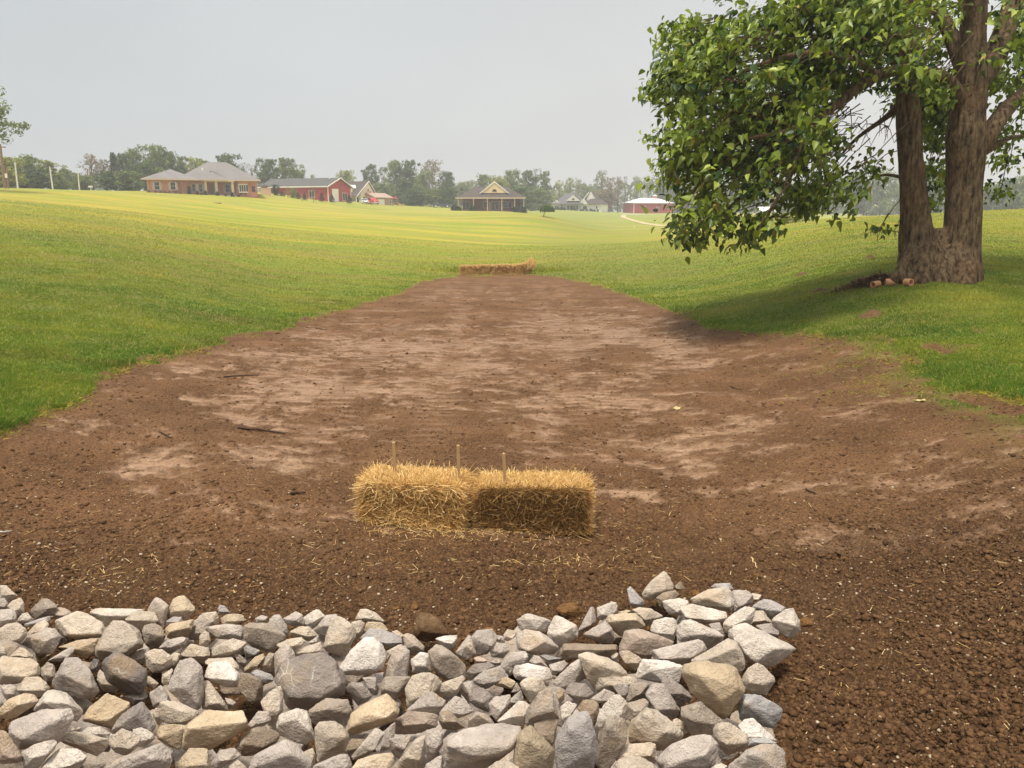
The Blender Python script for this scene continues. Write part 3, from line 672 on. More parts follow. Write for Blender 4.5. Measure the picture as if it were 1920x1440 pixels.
E g 4|970,900 1040,840 1280,760 1440,690 1550,760 1545,850 1500,912 1460,990 980,990|1290,790 1360,840
E ot 3|1585,880 1700,740 1860,735 1880,820 1895,912 1890,990 1560,990|
F t 0|0,120 60,130 220,350 225,395 -10,380|
F br 0|310,190 350,60 400,60 540,130 545,290 480,335 420,325 370,250|510,130
F bg 0|440,60 490,25 620,70 645,120 580,160 530,130|
F g -3|200,280 250,290 300,320 280,380 230,370|
F t 3|520,320 600,230 700,175 725,250 720,400 640,520 600,530 620,430 560,350|
F g 1|400,530 500,400 600,410 620,480 550,540 420,555|
F w 4|665,500 700,430 850,375 940,400 980,540 1005,640 960,700 850,680 700,620 670,560|840,480 960,570
F gb 0|950,400 1110,285 1300,300 1340,400 1280,550 1150,480 1000,520 960,480|1150,380
F D 1|1285,190 1330,140 1450,150 1530,260 1480,310 1400,355 1310,240|1350,170 1450,290
F g -1|1440,100 1560,90 1570,220 1540,250 1500,190|
F gb -1|1590,200 1640,90 1700,165 1850,90 1880,90 1780,250 1720,315 1600,230|
F O 6|1300,560 1330,430 1480,320 1650,245 1780,380 1770,420 1700,500 1600,520 1450,560 1350,615 1310,610|1470,430 1650,460 1340,540
F t 3|1010,560 1050,500 1160,480 1250,520 1300,590 1320,640 1270,770 1200,790 1080,870 1030,860 1020,700|1130,630 1280,640
F br 4|295,750 330,670 430,560 500,540 620,570 695,610 690,660 560,740 440,800 340,800|
F g 0|80,880 150,750 290,730 350,800 230,860 130,930|
F g 2|415,912 470,800 740,660 840,690 860,800 1000,880 1000,980 420,980|800,790
F g -1|850,700 900,700 900,750 860,790|
F t 2|840,805 900,790 990,730 1020,800 1010,880 960,870|
F g 3|1000,890 1130,850 1240,785 1300,790 1345,860 1340,912 1330,980 1010,980|
F g 4|1330,820 1460,670 1550,555 1640,590 1600,680 1500,790 1350,840|
F br -2|1270,760 1340,650 1460,655 1400,740 1310,810|
F g 0|1580,780 1680,540 1730,500 1730,600 1650,750 1590,790|
F ot 4|1340,912 1400,840 1550,790 1730,775 1735,912 1730,980 1340,980|
F t 3|235,900 320,835 400,912 380,960 240,960|
F t 3|-40,820 0,735 40,740 70,912 -30,960|
G t 1|0,200 60,80 170,55 260,60 330,140 250,250 100,330 40,385 10,330|
G t 4|260,230 330,150 525,72 545,90 480,220 440,275 380,270|460,210
G O 2|800,150 850,90 920,95 1000,140 960,200 890,190 810,170|870,150
G t 2|1030,150 1100,90 1220,100 1265,190 1250,280 1130,340 1060,230|
G gb 6|1080,530 1090,400 1200,230 1290,190 1330,250 1380,460 1360,490 1290,460 1140,540|1150,440 1330,400
G br -2|1145,520 1300,450 1370,480 1350,640 1310,740 1210,620|
G D 1|1440,230 1480,140 1620,150 1700,240 1640,300 1540,320|
G o 0|1350,230 1390,195 1430,220 1430,290 1390,340|
G w 0|1395,360 1460,310 1545,345 1500,430 1430,560 1400,480|
G br 1|1535,370 1600,300 1700,300 1745,340 1740,450 1700,540 1650,420|
G bw 7|1340,830 1360,640 1440,500 1490,415 1640,410 1700,560 1730,780 1690,900 1670,960 1360,960|1480,560 1650,760
G g 0|1670,290 1790,200 1890,240 1850,290 1760,310 1740,330|
G g 1|0,400 190,230 250,230 380,320 350,350 290,420 150,420|
G og 3|-100,560 -90,480 30,400 250,420 295,440 285,540 120,600 -90,610|
G g 3|300,430 340,370 460,255 530,290 620,400 520,450 470,460 440,420|
G br 2|295,470 330,400 400,395 460,470 550,560 480,575 340,560|
G gb 2|560,490 640,405 740,430 800,510 660,530 570,550|650,430
G D 1|570,260 610,200 700,190 790,270 740,330 760,420 640,370 580,310|
G g 0|480,150 600,130 620,180 580,200 570,330 500,240|
G g 1|750,330 810,270 950,250 960,300 890,420 820,500 770,430|870,400
G g 0|920,310 1040,210 1070,300 1000,320 940,350|
G bg 0|955,230 1000,140 1040,200 1000,240|
G w 3|815,500 930,400 1020,310 1080,315 1125,350 1080,440 1060,530 920,520|
G g 8|390,640 530,570 700,520 880,510 1050,540 1060,570 1000,700 960,740 760,900 380,930 350,740|390,710 560,780 740,800 950,725
G ob 7|1000,640 1060,560 1130,535 1200,600 1260,700 1340,750 1330,900 1260,990 970,990 980,800|1120,670 1250,780
G g 4|170,620 190,570 330,590 340,700 240,850 195,780|
G t 3|0,790 90,650 180,610 180,750 130,930 -60,930 -60,850|
G g 2|-150,650 0,620 60,620 10,720 -60,830 -130,760|
G g 2|180,880 240,850 330,790 345,912 340,980 160,980|
G t 6|740,912 830,850 930,850 1040,912 1030,970 750,970|
'''
PAL = {'w': ((218,204,189), 'pale cream'), 'W': ((229,217,205), 'chalky white'), 't': ((207,190,170), 'light tan'), 'g': ((194,180,168), 'light grey'), 'gb': ((176,160,144), 'brownish grey'),
       'bg': ((183,174,168), 'bluish grey'), 'bl': ((179,174,170), 'slate blue'), 'd': ((132,121,114), 'dark pitted'), 'D': ((154,141,131), 'dark grey'), 'S': ((163,151,143), 'slate grey'),
       'o': ((197,174,145), 'yellowish brown'), 'O': ((212,188,156), 'ochre yellow'), 'co': ((207,186,158), 'cream and ochre'), 'ot': ((205,184,156), 'sandy tan'), 'og': ((183,162,145), 'grey and orange'),
       'b': ((100,72,46), 'soil covered brown'), 'br': ((161,142,122), 'dull brown'), 'pk': ((197,173,156), 'pinkish'), 'bw': ((184,174,167), 'white streaked grey'), 'ob': ((187,167,139), 'mustard brown')}
def rock_material():
    t = NT('limestone'); co = t.n('TexCoord').outputs['Object']; oi = t.n('ObjectInfo'); col = oi.outputs['Color']
    off = t.n('VectorMath', {0: co, 1: t.n('VectorMath', {0: oi.outputs['Location'], 'Scale': 3.}, operation='SCALE').outputs[0]}, operation='ADD').outputs[0]
    n1 = t.noise(off, 7, 6, .6); n2 = t.noise(off, 30, 6, .65); n3 = t.noise(off, 120, 4, .6)
    wv = t.n('VectorMath', {0: off, 1: t.n('VectorMath', {0: t.n('TexNoise', {'Vector': off, 'Scale': 6.}).outputs['Color'], 'Scale': .16}, operation='SCALE').outputs[0]}, operation='ADD').outputs[0]
    ve = t.n('TexVoronoi', {'Vector': wv, 'Scale': 9.}, feature='DISTANCE_TO_EDGE').outputs['Distance']
    vein = t.math('MULTIPLY', t.ramp(ve, .035, .0), t.ramp(n1, .45, .65, 0, .55))
    c = t.n('VectorMath', {0: col, 'Scale': t.ramp(n1, .3, .7, .80, 1.10)}, operation='SCALE').outputs[0]
    c = t.n('VectorMath', {0: c, 'Scale': t.ramp(n2, .3, .7, .84, 1.1)}, operation='SCALE').outputs[0]
    c = t.mix(t.ramp(t.noise(off, 4, 5, .6), .52, .70, 0, .45), c, srgb(186, 154, 112))
    c = t.mix(t.ramp(n2, .62, .78, 0, .35), c, srgb(112, 100, 88))
    c = t.mix(vein, c, srgb(226, 218, 204)); ve2 = t.n('TexVoronoi', {'Vector': wv, 'Scale': 23.}, feature='DISTANCE_TO_EDGE').outputs['Distance']; c = t.mix(t.math('MULTIPLY', t.ramp(ve2, .03, 0), t.ramp(n1, .55, .35, 0, .5)), c, srgb(104, 94, 84))
    dirt = t.math('MULTIPLY', t.ramp(n3, .62, .72, 0, .8), t.ramp(t.noise(off, 5, 3), .56, .68)); c = t.mix(dirt, c, srgb(92, 66, 42))
    b = t.math('ADD', t.math('MULTIPLY', n2, 1.), t.math('MULTIPLY', n3, .35))
    return t.done(c, .88, b, .02, 1., spec=.25)
MR = rock_material()
def hump(x, y):
    return .13 + np.clip((4.3-y)/1.9, 0, 1)*.16 + .05*(fbm2(np.asarray(x)*2., np.asarray(y)*2., 2, 151)-.5)
def on_pile(px, py, extra=0.):
    a, b, c = ray(px, py); Ys = np.linspace(1.6, 6.5, 500); k = Ys/b
    z = EYE+c*k; h = H0(a*k, Ys)+hump(a*k, Ys)+extra; i = int(np.argmax(z < h))
    return Ys[i], (Ys[i]/b)        # distance and camera depth
def camdir(px, py):
    return np.array(ray(px, py))
def hull_planes(pts):
    bm = bmesh.new()
    for p in pts: bm.verts.new(p)
    r = bmesh.ops.convex_hull(bm, input=bm.verts)
    bm.normal_update(); pl = {}
    for f_ in bm.faces:
        nrm = np.array(f_.normal[:]); d = float(nrm @ np.array(f_.verts[0].co[:]))
        if d < 0: nrm, d = -nrm, -d
        if f_.calc_area() > 1e-6: pl[tuple(np.round(nrm, 2))] = (nrm, max(d, .004))
    bm.free(); return np.array([p[0] for p in pl.values()]), np.array([p[1] for p in pl.values()])
def rock_mesh(pts, seed, amp=1.0, p=170):
    pts = np.array(pts); c = (pts.max(0)+pts.min(0))/2*.3+pts.mean(0)*.7
    q = pts-c; s = np.cbrt(np.prod(q.max(0)-q.min(0)))
    N, D = hull_planes(q)
    cov = np.cov(q.T); ev, eV = np.linalg.eigh(cov); A = eV@np.diag(np.sqrt(np.maximum(ev, 1e-6)))@eV.T; A /= np.cbrt(np.linalg.det(A))
    d = I4@A.T; d /= np.linalg.norm(d, axis=1)[:, None]
    # a few extra chips knocked off the corners
    r0 = 1/np.max(np.maximum(d@N.T, 1e-6)/D[None], 1)
    rs = np.random.RandomState(seed)
    for k in range(8):
        j = rs.randint(len(d)); nn = d[j]+rs.normal(size=3)*.25; nn /= np.linalg.norm(nn)
        sup = (d*r0[:, None])@nn
        N = np.vstack([N, nn]); D = np.append(D, sup.max()*(rs.uniform(.84, .93) if k < 2 else rs.uniform(.93, .985)))
    rr = (np.sum((np.maximum(d@N.T, 0)/D[None])**p, 1))**(-1./p)*1.055
    V = d*rr[:, None]
    o = rs.uniform(0, 50, 3)
    n = (fbm3(V/s+o, 2.6, 3, seed % 97)-.5)*.12 + (np.abs(fbm3(V/s+o, 5.5, 3, (seed+5) % 97)-.5))*-.13 + (fbm3(V/s+o, 15, 3, (seed+9) % 97)-.5)*.07
    V = V*(1+amp*n[:, None])
    return V, c
placed = []
def add_rock(name, world_pts, colr, seed, label=None, cat='rock', group=None, amp=1.0, mat=None):
    V, c = rock_mesh(world_pts, seed, amp)
    me = np_mesh(name, V, I4F, True); o = link(name, me, mat or MR, loc=c)
    f_ = .93+.16*((seed*7919) % 97)/97.
    o.color = tuple(min(1, k*f_) for k in srgb(*colr)[:3])+(1,)
    tag(o, label, cat, group); return o
info = []
for k, ln_ in enumerate([l for l in ROCKS.strip().split('\n')]):
    head, out, inn = ln_.split('|'); tile, code, lift = head.split()
    ox, oy = TO[tile]; pz = lambda s: [(ox+float(a.split(',')[0])/4.8, oy+float(a.split(',')[1])/4.8) for a in s.split()]
    out, inn = pz(out), pz(inn); out_ = np.array(out)
    cx, cy = out_.mean(0); cy_low = cy*.5+out_[:, 1].max()*.5
    wpx, hpx = np.ptp(out_[:, 0]), np.ptp(out_[:, 1]); area = wpx*hpx
    Yd, zc = on_pile(cx, cy_low, float(lift)*.010)
    zc = zc - float(lift)*.004
    s = math.sqrt(area)/F*zc; rs = np.random.RandomState(k+11); pts = []
    th = s*.62
    for (px, py) in out:
        pts.append(camdir(px, py)*(zc+rs.uniform(-.1, .18)*th))
    for (px, py) in out:   # a second ring, pulled towards the viewer, gives the front faces
        kx, ky = cx+(px-cx)*.78, cy+(py-cy)*.78
        if rs.random() < .30: pts.append(camdir(kx, ky)*(zc+rs.uniform(-.30, -.18)*th))
        kx, ky = cx+(px-cx)*.70, cy+(py-cy)*.70
        if rs.random() < .55 or len(out) < 7: pts.append(camdir(kx, ky)*(zc+rs.uniform(.42, .68)*th))
    if inn:
        for (px, py) in inn: pts.append(camdir(px, py)*(zc-.50*th))
    else:
        for fx in (-.28, .25): pts.append(camdir(cx+fx*wpx*rs.uniform(.5, 1.1), cy+hpx*rs.uniform(.02, .26))*(zc-rs.uniform(.40, .52)*th))
    pts = np.array(pts)+np.array([0, 0, EYE])
    info.append(dict(k=k, cx=cx, cy=cy, w=wpx, h=hpx, code=code, pts=pts, out=out_))
LM = [(584,1274,'big dark grey swirled boulder','widest dark stone near the middle of the pile'),(682,1230,'big rounded white boulder','brightest stone in the pile'),
 (417,1263,'smaller white block','rounded on top, between grey and brown stones'),(235,1263,'dark pitted boulder','its crust rough and nearly black'),
 (1337,1287,'large ochre triangular block','the biggest yellow stone'),(401,1371,'long ochre block','flat topped, with straight sides'),(703,1340,'stepped ochre boulder','tilted up to one side'),
 (200,1333,'rusty crusted ochre block','leaning on the slate pyramid'),(252,1348,'slate grey pyramid rock','with thin pale veins'),(225,1205,'large tan slanted boulder','its broad face furrowed'),
 (152,1174,'peaked tan undercut boulder','behind the other tan stones'),(73,1367,'broad ridged grey slab','lying slantwise'),(810,1178,'soil covered brown boulder','half buried at the far edge of the pile'),
 (1235,1102,'pointed tan crest boulder','farthest back of all'),(1337,1125,'big stained cream boulder','at the far corner of the pile'),(1422,1210,'long cream wedge','pointing out over the bare soil'),
 (1418,1333,'slate blue edge rock','touching the bare soil'),(1272,1222,'curved grey slab','with a scooped upper edge'),(1102,1220,'long flat brown slab','straight edged, lying level'),
 (1054,1182,'faceted pale block','standing above its grey neighbours'),(906,1394,'broad flat grey slab','the largest stone in front'),(1081,1396,'tall white streaked slab','standing on end at the front'),
 (997,1412,'mustard brown upright rock','pointed, leaning on the broad flat slab'),(1291,1417,'grey block with white veins','near the front edge'),(1228,1371,'tan pyramid boulder','freckled with brown near its peak'),
 (1210,1206,'grey and orange block','wedge shaped, behind the curved slab'),(340,1140,'cream and ochre upright stone','at the back edge of the pile'),(636,1190,'white veined tall rock','behind the big white boulder'),
 (35,1257,'wide smooth tan boulder','rounded like a loaf'),(494,1195,'hollow faced brownish boulder','at the back of the pile'),(618,1392,'cracked rounded tan rock','below the swirling boulder'),
 (1320,1165,'long pale bar shaped rock','dotted with brown'),(975,1290,'tan block beside ochre stone','in the rear half of the pile'),(556,1365,'chunky tan boulder','just in front of the swirling boulder'),
 (1140,1260,'split large tan rock','in front of the long flat brown slab'),(1155,1150,'dark bellied sandy block','under small cream stones'),(300,1360,'blocky pinkish tan rock','near the long ochre block')]
lmi = {}
for (x, y, nm, ex) in LM:
    best = min((i for i in info if i['k'] not in lmi), key=lambda i: math.hypot(i['cx']-x, i['cy']-y))
    lmi[best['k']] = (nm, ex, best)
used_labels = set()
def dirword(dx, dy):
    a = math.degrees(math.atan2(-dy, dx)) % 360
    return ['to the right of', 'behind, right of', 'behind', 'behind, left of', 'to the left of', 'before, left of', 'in front of', 'before, right of'][int((a+22.5)//45) % 8]
for i in sorted(info, key=lambda i: -i['w']*i['h']):
    if i['k'] in lmi: i['label'] = ' '.join(f"{lmi[i['k']][0]}, {lmi[i['k']][1]}".split()[:16]); used_labels.add(i['label']); continue
    a = math.sqrt(i['w']*i['h']); size = 'large' if a > 72 else 'medium' if a > 48 else 'small' if a > 30 else 'tiny'
    r = i['w']/i['h']; shape = 'flat' if r > 2 else 'long' if r > 1.55 else 'upright' if r < .72 else 'chunky'
    opts = sorted(((math.hypot(v[2]['cx']-i['cx'], v[2]['cy']-i['cy']), v) for v in lmi.values()), key=lambda t: t[0])
    done = False
    for far in ('', 'farther '):
        for dist, v in opts[:5]:
            lab = f"{size} {shape} {PAL[i['code']][1]} rock {far}{dirword(i['cx']-v[2]['cx'], i['cy']-v[2]['cy'])} the {v[0]}"
            if lab not in used_labels: done = True; break
        if done: break
    used_labels.add(lab); i['label'] = lab
for i in info:
    o = add_rock('rock', i['pts'], PAL[i['code']][0], i['k']+3, i['label'], 'rock', 'stones of the riprap pile')
# stones lying under the others, seen only through the gaps
rs = np.random.RandomState(5); nf = 0
allout = [(i['cx'], i['cy'], i['w'], i['h']) for i in info]
for k in range(72):
    px = rs.uniform(-60, 1450); py = rs.uniform(0, 1)*(1450-edge(px)-20)+edge(px)+26
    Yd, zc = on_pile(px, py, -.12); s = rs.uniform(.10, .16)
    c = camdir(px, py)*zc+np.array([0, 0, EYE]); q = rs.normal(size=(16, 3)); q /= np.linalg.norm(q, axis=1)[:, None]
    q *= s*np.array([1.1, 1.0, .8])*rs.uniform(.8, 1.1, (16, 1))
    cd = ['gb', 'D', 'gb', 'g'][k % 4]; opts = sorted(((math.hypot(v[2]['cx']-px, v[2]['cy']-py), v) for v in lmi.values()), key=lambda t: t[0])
    for wrd in ('shadowed', 'sunken', 'hidden', 'dim'):
        done = False
        for dist, v in opts[:4]:
            lab = f"{wrd} {PAL[cd][1]} stone {dirword(px-v[2]['cx'], py-v[2]['cy'])} the {v[0]}"
            if lab not in used_labels: done = True; break
        if done: break
    used_labels.add(lab)
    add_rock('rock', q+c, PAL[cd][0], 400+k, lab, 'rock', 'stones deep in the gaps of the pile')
# brown earth lumps beside the pile
CL = [('H',1810,760,150,'large knobbly brown earth lump beside the slate blue rock end of the pile'),('H',1670,515,120,'rounded brown earth lump pressed against the slate blue rock'),('H',1890,900,170,'brown earth lump at the bottom edge of the view right of the stones'),
 ('A',715,130,110,'flat brown earth lump behind the peaked tan boulder'),('C',85,270,90,'squarish tan brown clod behind the soil covered boulder'),('B',1740,285,80,'small brown clod left of the squarish tan clod'),
 ('C',890,385,70,'upright narrow brown clod behind the grey stones'),('C',1470,290,230,'round hairy brown earth mound with roots behind the faceted pale block'),('C',760,470,240,'long low brown lump lying behind the small cream stones'),
 ('D',1430,85,80,'dark brown clod with a pale root stuck in it'),('D',1880,500,140,'broad brown clod against the pile at the far corner'),('D',880,240,90,'reddish brown clod between the crest boulder and stained cream boulder'),
 ('H',1860,80,110,'brown earth clod right of the cream stone beside the triangular ochre block'),('B',405,35,70,'small pale brown clod on the soil behind the wide brownish boulder'),('A',770,45,80,'thin pale flake of stone lying on the soil behind the peaked tan boulder')]
t = NT('earth_lump'); co = t.n('TexCoord').outputs['Object']; n1 = t.noise(co, 25, 6, .65); n2 = t.noise(co, 90, 4)
MEL = t.done(t.mix(t.ramp(n1, .3, .7), srgb(88, 60, 33), srgb(136, 100, 62)), .95, t.math('ADD', n1, t.math('MULTIPLY', n2, .5)), .02, 1, spec=.15)
for k, (tile, x, y, wz, lab) in enumerate(CL):
    ox, oy = TO[tile]; px, py = ox+x/4.8, oy+y/4.8; g_ = ground_at(px, py+wz/4.8*.3)
    s = wz/4.8/F*(g_.y*cp+(EYE-g_.z)*sp)/2; q = rs.normal(size=(20, 3)); q /= np.linalg.norm(q, axis=1)[:, None]
    q *= s*np.array([1.05, .9, .7])*rs.uniform(.8, 1.1, (20, 1)); flat = .25 if 'flake' in lab else .5 if ('flat' in lab or 'low' in lab) else .9
    q[:, 2] *= flat; c = np.array([g_.x, g_.y, g_.z+s*.42*flat])
    add_rock('stone_flake' if 'flake' in lab else 'earth_clod', q+c, (200,186,160) if 'flake' in lab else (120,86,50), 600+k, lab, 'flake' if 'flake' in lab else 'clod', None, 1.6, MR if 'flake' in lab else MEL)

# ---------------------------------------------------------------- straw
t = NT('straw'); a = t.n('Attribute', attribute_name='tint').outputs['Fac']; pos = t.n('NewGeometry').outputs['Position']
g = t.mix(t.ramp(a, 0, .5), srgb(96, 64, 28), srgb(206, 160, 90)); g = t.mix(t.ramp(a, .5, 1), g, srgb(250, 222, 158))
MST = t.done(g, .55, spec=.4, transl=.18)
def fibre_core(L, D, Hh, sd, nx=46, ny=18, nz=22):
    """rounded, lumpy box made of one grid per side"""
    V = []; Fc = []; n0 = 0
    for ax in range(3):
        dims = [(ny, nz), (nx, nz), (nx, ny)][ax]; oth = [(1, 2), (0, 2), (0, 1)][ax]
        for sgn in (-1, 1):
            a = np.linspace(-1, 1, dims[0]); b = np.linspace(-1, 1, dims[1]); A, B = np.meshgrid(a, b, indexing='ij')
            p = np.zeros((A.size, 3)); p[:, ax] = sgn; p[:, oth[0]] = A.ravel(); p[:, oth[1]] = B.ravel()
            V.append(p); i = np.arange(A.size).reshape(A.shape)
            q = np.stack([i[:-1, :-1].ravel(), i[1:, :-1].ravel(), i[1:, 1:].ravel(), i[:-1, 1:].ravel()], 1)
            if (sgn > 0) == (ax == 1): q = q[:, ::-1]
            Fc.append(q+n0); n0 += A.size
    V = np.concatenate(V); Fc = np.concatenate(Fc)
    r = (np.sum(np.abs(V)**14, 1))**(-1/14.); V = V*(r[:, None]*.85+.15)
    V = V*np.array([L/2, D/2, Hh/2])*.965; V[:, 2] += Hh/2
    n = fbm3(V+sd, 9, 4, int(sd) % 50)-.5; n2 = fbm3(V*np.array([1, 1, 4.])+sd, 6, 3, 3)-.5
    V += (V-np.array([0, 0, Hh/2]))/np.linalg.norm(V-np.array([0, 0, Hh/2]), axis=1)[:, None]*(n*.05+n2*.03)[:, None]
    bt = V[:, 2] < Hh*.12; V[bt, 0] *= 1.03; V[bt, 1] *= 1.06; V[:, 2] = np.maximum(V[:, 2]*1.06-.02, .0); return V, Fc
def bale(L, D, Hh, N, sd, dark=0., wd=.0042, name='straw_bale'):
    r = np.random.default_rng(sd); V, Fc = fibre_core(L, D, Hh, sd)
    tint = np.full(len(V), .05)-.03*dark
    # strands: position on a side, direction
    ps, ds, ns, ls, ts = [], [], [], [], []
    areas = {'top': (L*D, .36), 'front': (L*Hh, .34), 'back': (L*Hh, .10), 'left': (D*Hh, .10), 'right': (D*Hh, .10)}
    for sname, (ar, share) in areas.items():
        n = int(N*share); u = r.uniform(-1, 1, n); v = r.uniform(-1, 1, n); j = lambda s: r.normal(size=n)*s
        if sname == 'top':
            p = np.stack([u*L/2*1.0, v*D/2*1.0, Hh-.015+j(.010)], 1); d = np.stack([j(.55)+u*.35, j(.55)+v*.35, .55+np.abs(j(.5))], 1); nn = np.stack([j(1), j(1), j(.4)], 1); l = .018+.034*r.random(n)+.06*(r.random(n) < .02); tt = .58+.42*r.random(n)  # top strands tinted paler: light from above put into the straw colour
        elif sname in ('front', 'back'):
            s = -1 if sname == 'front' else 1
            hz = (v*.5+.5)*Hh; p = np.stack([u*L/2, np.full(n, s*D/2)+j(.008), hz], 1)
            ang = r.normal(0, 1, n)*1.0-.35; flare = np.clip((.10-hz)/.10, 0, 1)+np.clip((hz-Hh+.06)/.06, 0, 1)
            d = np.stack([np.cos(ang), s*(.08+np.abs(j(.16))+.40*flare), np.sin(ang)*.9-.25], 1); d[:, 0] *= np.where(r.random(n) < .5, -1, 1); nn = np.stack([j(.3), s*np.ones(n)*.0+j(.5), -.8+j(.3)], 1); l = .03+.12*r.random(n)**1.7
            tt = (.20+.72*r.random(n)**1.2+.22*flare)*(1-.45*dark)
            tt *= .86+.28*(fbm2(u*3+sd, hz*9, 3, 7) > .5)
        else:
            s = -1 if sname == 'left' else 1
            p = np.stack([np.full(n, s*L/2)+j(.012), v*D/2*-1, (u*.5+.5)*Hh], 1)
            d = np.stack([s*(.3+np.abs(j(.35))), j(.35), j(.5)-.15], 1); nn = np.stack([j(.4), j(.4), -1+j(.2)], 1); l = .03+.07*r.random(n); tt = .35+.5*r.random(n)
        ps.append(p); ds.append(d); ns.append(nn); ls.append(l); ts.append(tt)
    p, d, nn, l, tt = [np.concatenate(a) for a in (ps, ds, ns, ls, ts)]
    # pull the roots of the strands onto the lumpy box and keep them above the ground
    d /= np.linalg.norm(d, axis=1)[:, None]; nn -= d*np.sum(nn*d, 1)[:, None]; nn /= np.linalg.norm(nn, axis=1)[:, None]+1e-9
    low = p[:, 2]+d[:, 2]*l; d[:, 2] = np.where(low < .0, -p[:, 2]/l*.8, d[:, 2]); 
    side = r.normal(size=nn.shape); nr_ = np.cross(d, side); nr_ /= np.linalg.norm(nr_, axis=1)[:, None]+1e-9
    v, f = ribbons(p, d, nr_, l, np.full(len(p), wd)*r.uniform(.6, 1.2, len(p)), r.uniform(-.12, .3, len(p)), 2)
    v = v+np.repeat(nn*.0, 6, 0)
    me = np_mesh(name, np.concatenate([V, v]), [Fc, f+len(V)], False, {'tint': np.concatenate([tint, np.repeat(tt, 6)])})
    return me
def put_bale(me, x, y, z, rz, label, grp):
    o = link('straw_bale', me, MST, loc=(x, y, z)); o.rotation_euler = (0, 0, rz); tag(o, label, 'straw bale', grp); return o
zb1 = H(-.8, 5.8)
def bale_between(me, pxl, pxr, row, Yl, Yr, D, label, grp, sink=.015):
    a = P(pxl, row, Yl); b = P(pxr, row, Yr); m = (a+b)/2; ang = math.atan2(b.y-a.y, b.x-a.x)
    c = m+Vector((-math.sin(ang), math.cos(ang), 0))*D/2
    return put_bale(me, c.x, c.y, HT(m.x, m.y)[0]-sink, ang, label, grp), (b-a).length
G1 = 'two straw bales staked across the bare channel in front'
bl1, _ = bale_between(bale(.80, .35, .395, 22000, 3, 0., .0037), 678, 866, 992, 5.82, 5.70, .36, 'golden straw bale standing left of the pair in the foreground, two stakes at its ends', G1)
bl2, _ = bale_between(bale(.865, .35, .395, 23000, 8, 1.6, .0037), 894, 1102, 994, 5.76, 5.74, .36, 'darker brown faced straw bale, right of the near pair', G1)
t = NT('stake_wood'); co = t.n('TexCoord').outputs['Object']
MSK = t.done(t.mix(t.noise(t.scalev(co, (40, 40, 3)), 2, 4), srgb(146, 112, 74), srgb(198, 164, 118)), .8, spec=.2)
for px, row, Y, lab in ((738, 827, 6.02, 'thin wooden stake in the far side of the left near bale, leftmost of three'), (859, 833, 5.84, 'thickest wooden stake, driven in where the two near bales meet'), (946.5, 848, 5.86, 'short leaning wooden stake in the darker near bale')):
    tp = P(px, row, Y); h = tp.z-H(tp.x, tp.y); m = MB(); r_ = .013
    m.box(-r_, r_, -r_*.8, r_*.8, -.15, h-.012); m.add([(-r_, -r_*.8, h-.012), (r_, -r_*.8, h-.012), (r_, r_*.8, h-.012), (-r_, r_*.8, h-.012), (0, 0, h)], [(0, 1, 4), (1, 2, 4), (2, 3, 4), (3, 0, 4)])
    o = m.build('wooden_stake', MSK); o.location = (tp.x, tp.y, tp.z-h); o.rotation_euler = (0, R(2.5 if px > 900 else 0), 0); tag(o, lab, 'stake', 'stakes through the near straw bales')
    if px > 900: o.rotation_euler = (0, R(-2.5), 0); o.location.x += .018
G2 = 'four straw bales in a row across the far end of the bare channel'
fb = [(864, 897.5, 515, 37.2, 37.2, 'far straw bale at the left end of the row of four'), (899, 930, 515.5, 37.3, 37.2, 'far straw bale second from the left, darker, twine side forward'),
      (932, 961, 515.5, 37.2, 37.2, 'far straw bale third from the left, next to the tilted one')]
for k, (a, b, row, y1, y2, lab) in enumerate(fb):
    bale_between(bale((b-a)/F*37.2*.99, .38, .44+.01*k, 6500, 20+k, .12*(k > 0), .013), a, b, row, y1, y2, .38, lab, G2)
o, _ = bale_between(bale(1.0, .38, .46, 6500, 31, .0, .013), 963, 1000, 513.5, 37.0, 37.6, .38, 'far straw bale at the right end, tilted, with loose straw spilling off its end', G2)
o.rotation_euler = (0, R(-5), o.rotation_euler.z); o.location.z += .04
# tuft spilling from the end of the tilted bale
r = np.random.default_rng(77); n = 900; e = P(1000, 497, 37.4)
p = np.stack([e.x-.12+r.normal(size=n)*.09, e.y+r.normal(size=n)*.12, e.z+r.normal(size=n)*.10], 1)
d = np.stack([.3+r.normal(size=n)*.4, r.normal(size=n)*.3, .7+r.normal(size=n)*.6], 1); d /= np.linalg.norm(d, axis=1)[:, None]
nr_ = np.cross(d, r.normal(size=(n, 3))); nr_ /= np.linalg.norm(nr_, axis=1)[:, None]
v, f = ribbons(p, d, nr_, r.uniform(.08, .22, n), np.full(n, .012), r.uniform(0, .3, n))
me = np_mesh('straw_tuft', v, f, False, {'tint': np.repeat(r.uniform(.5, 1, n), 6)}); me.transform(Matrix.Translation(-o.location))
tf = link('straw_tuft', me, MST, o); tf.matrix_parent_inverse = Matrix.LocRotScale(None, o.rotation_euler, None).inverted()
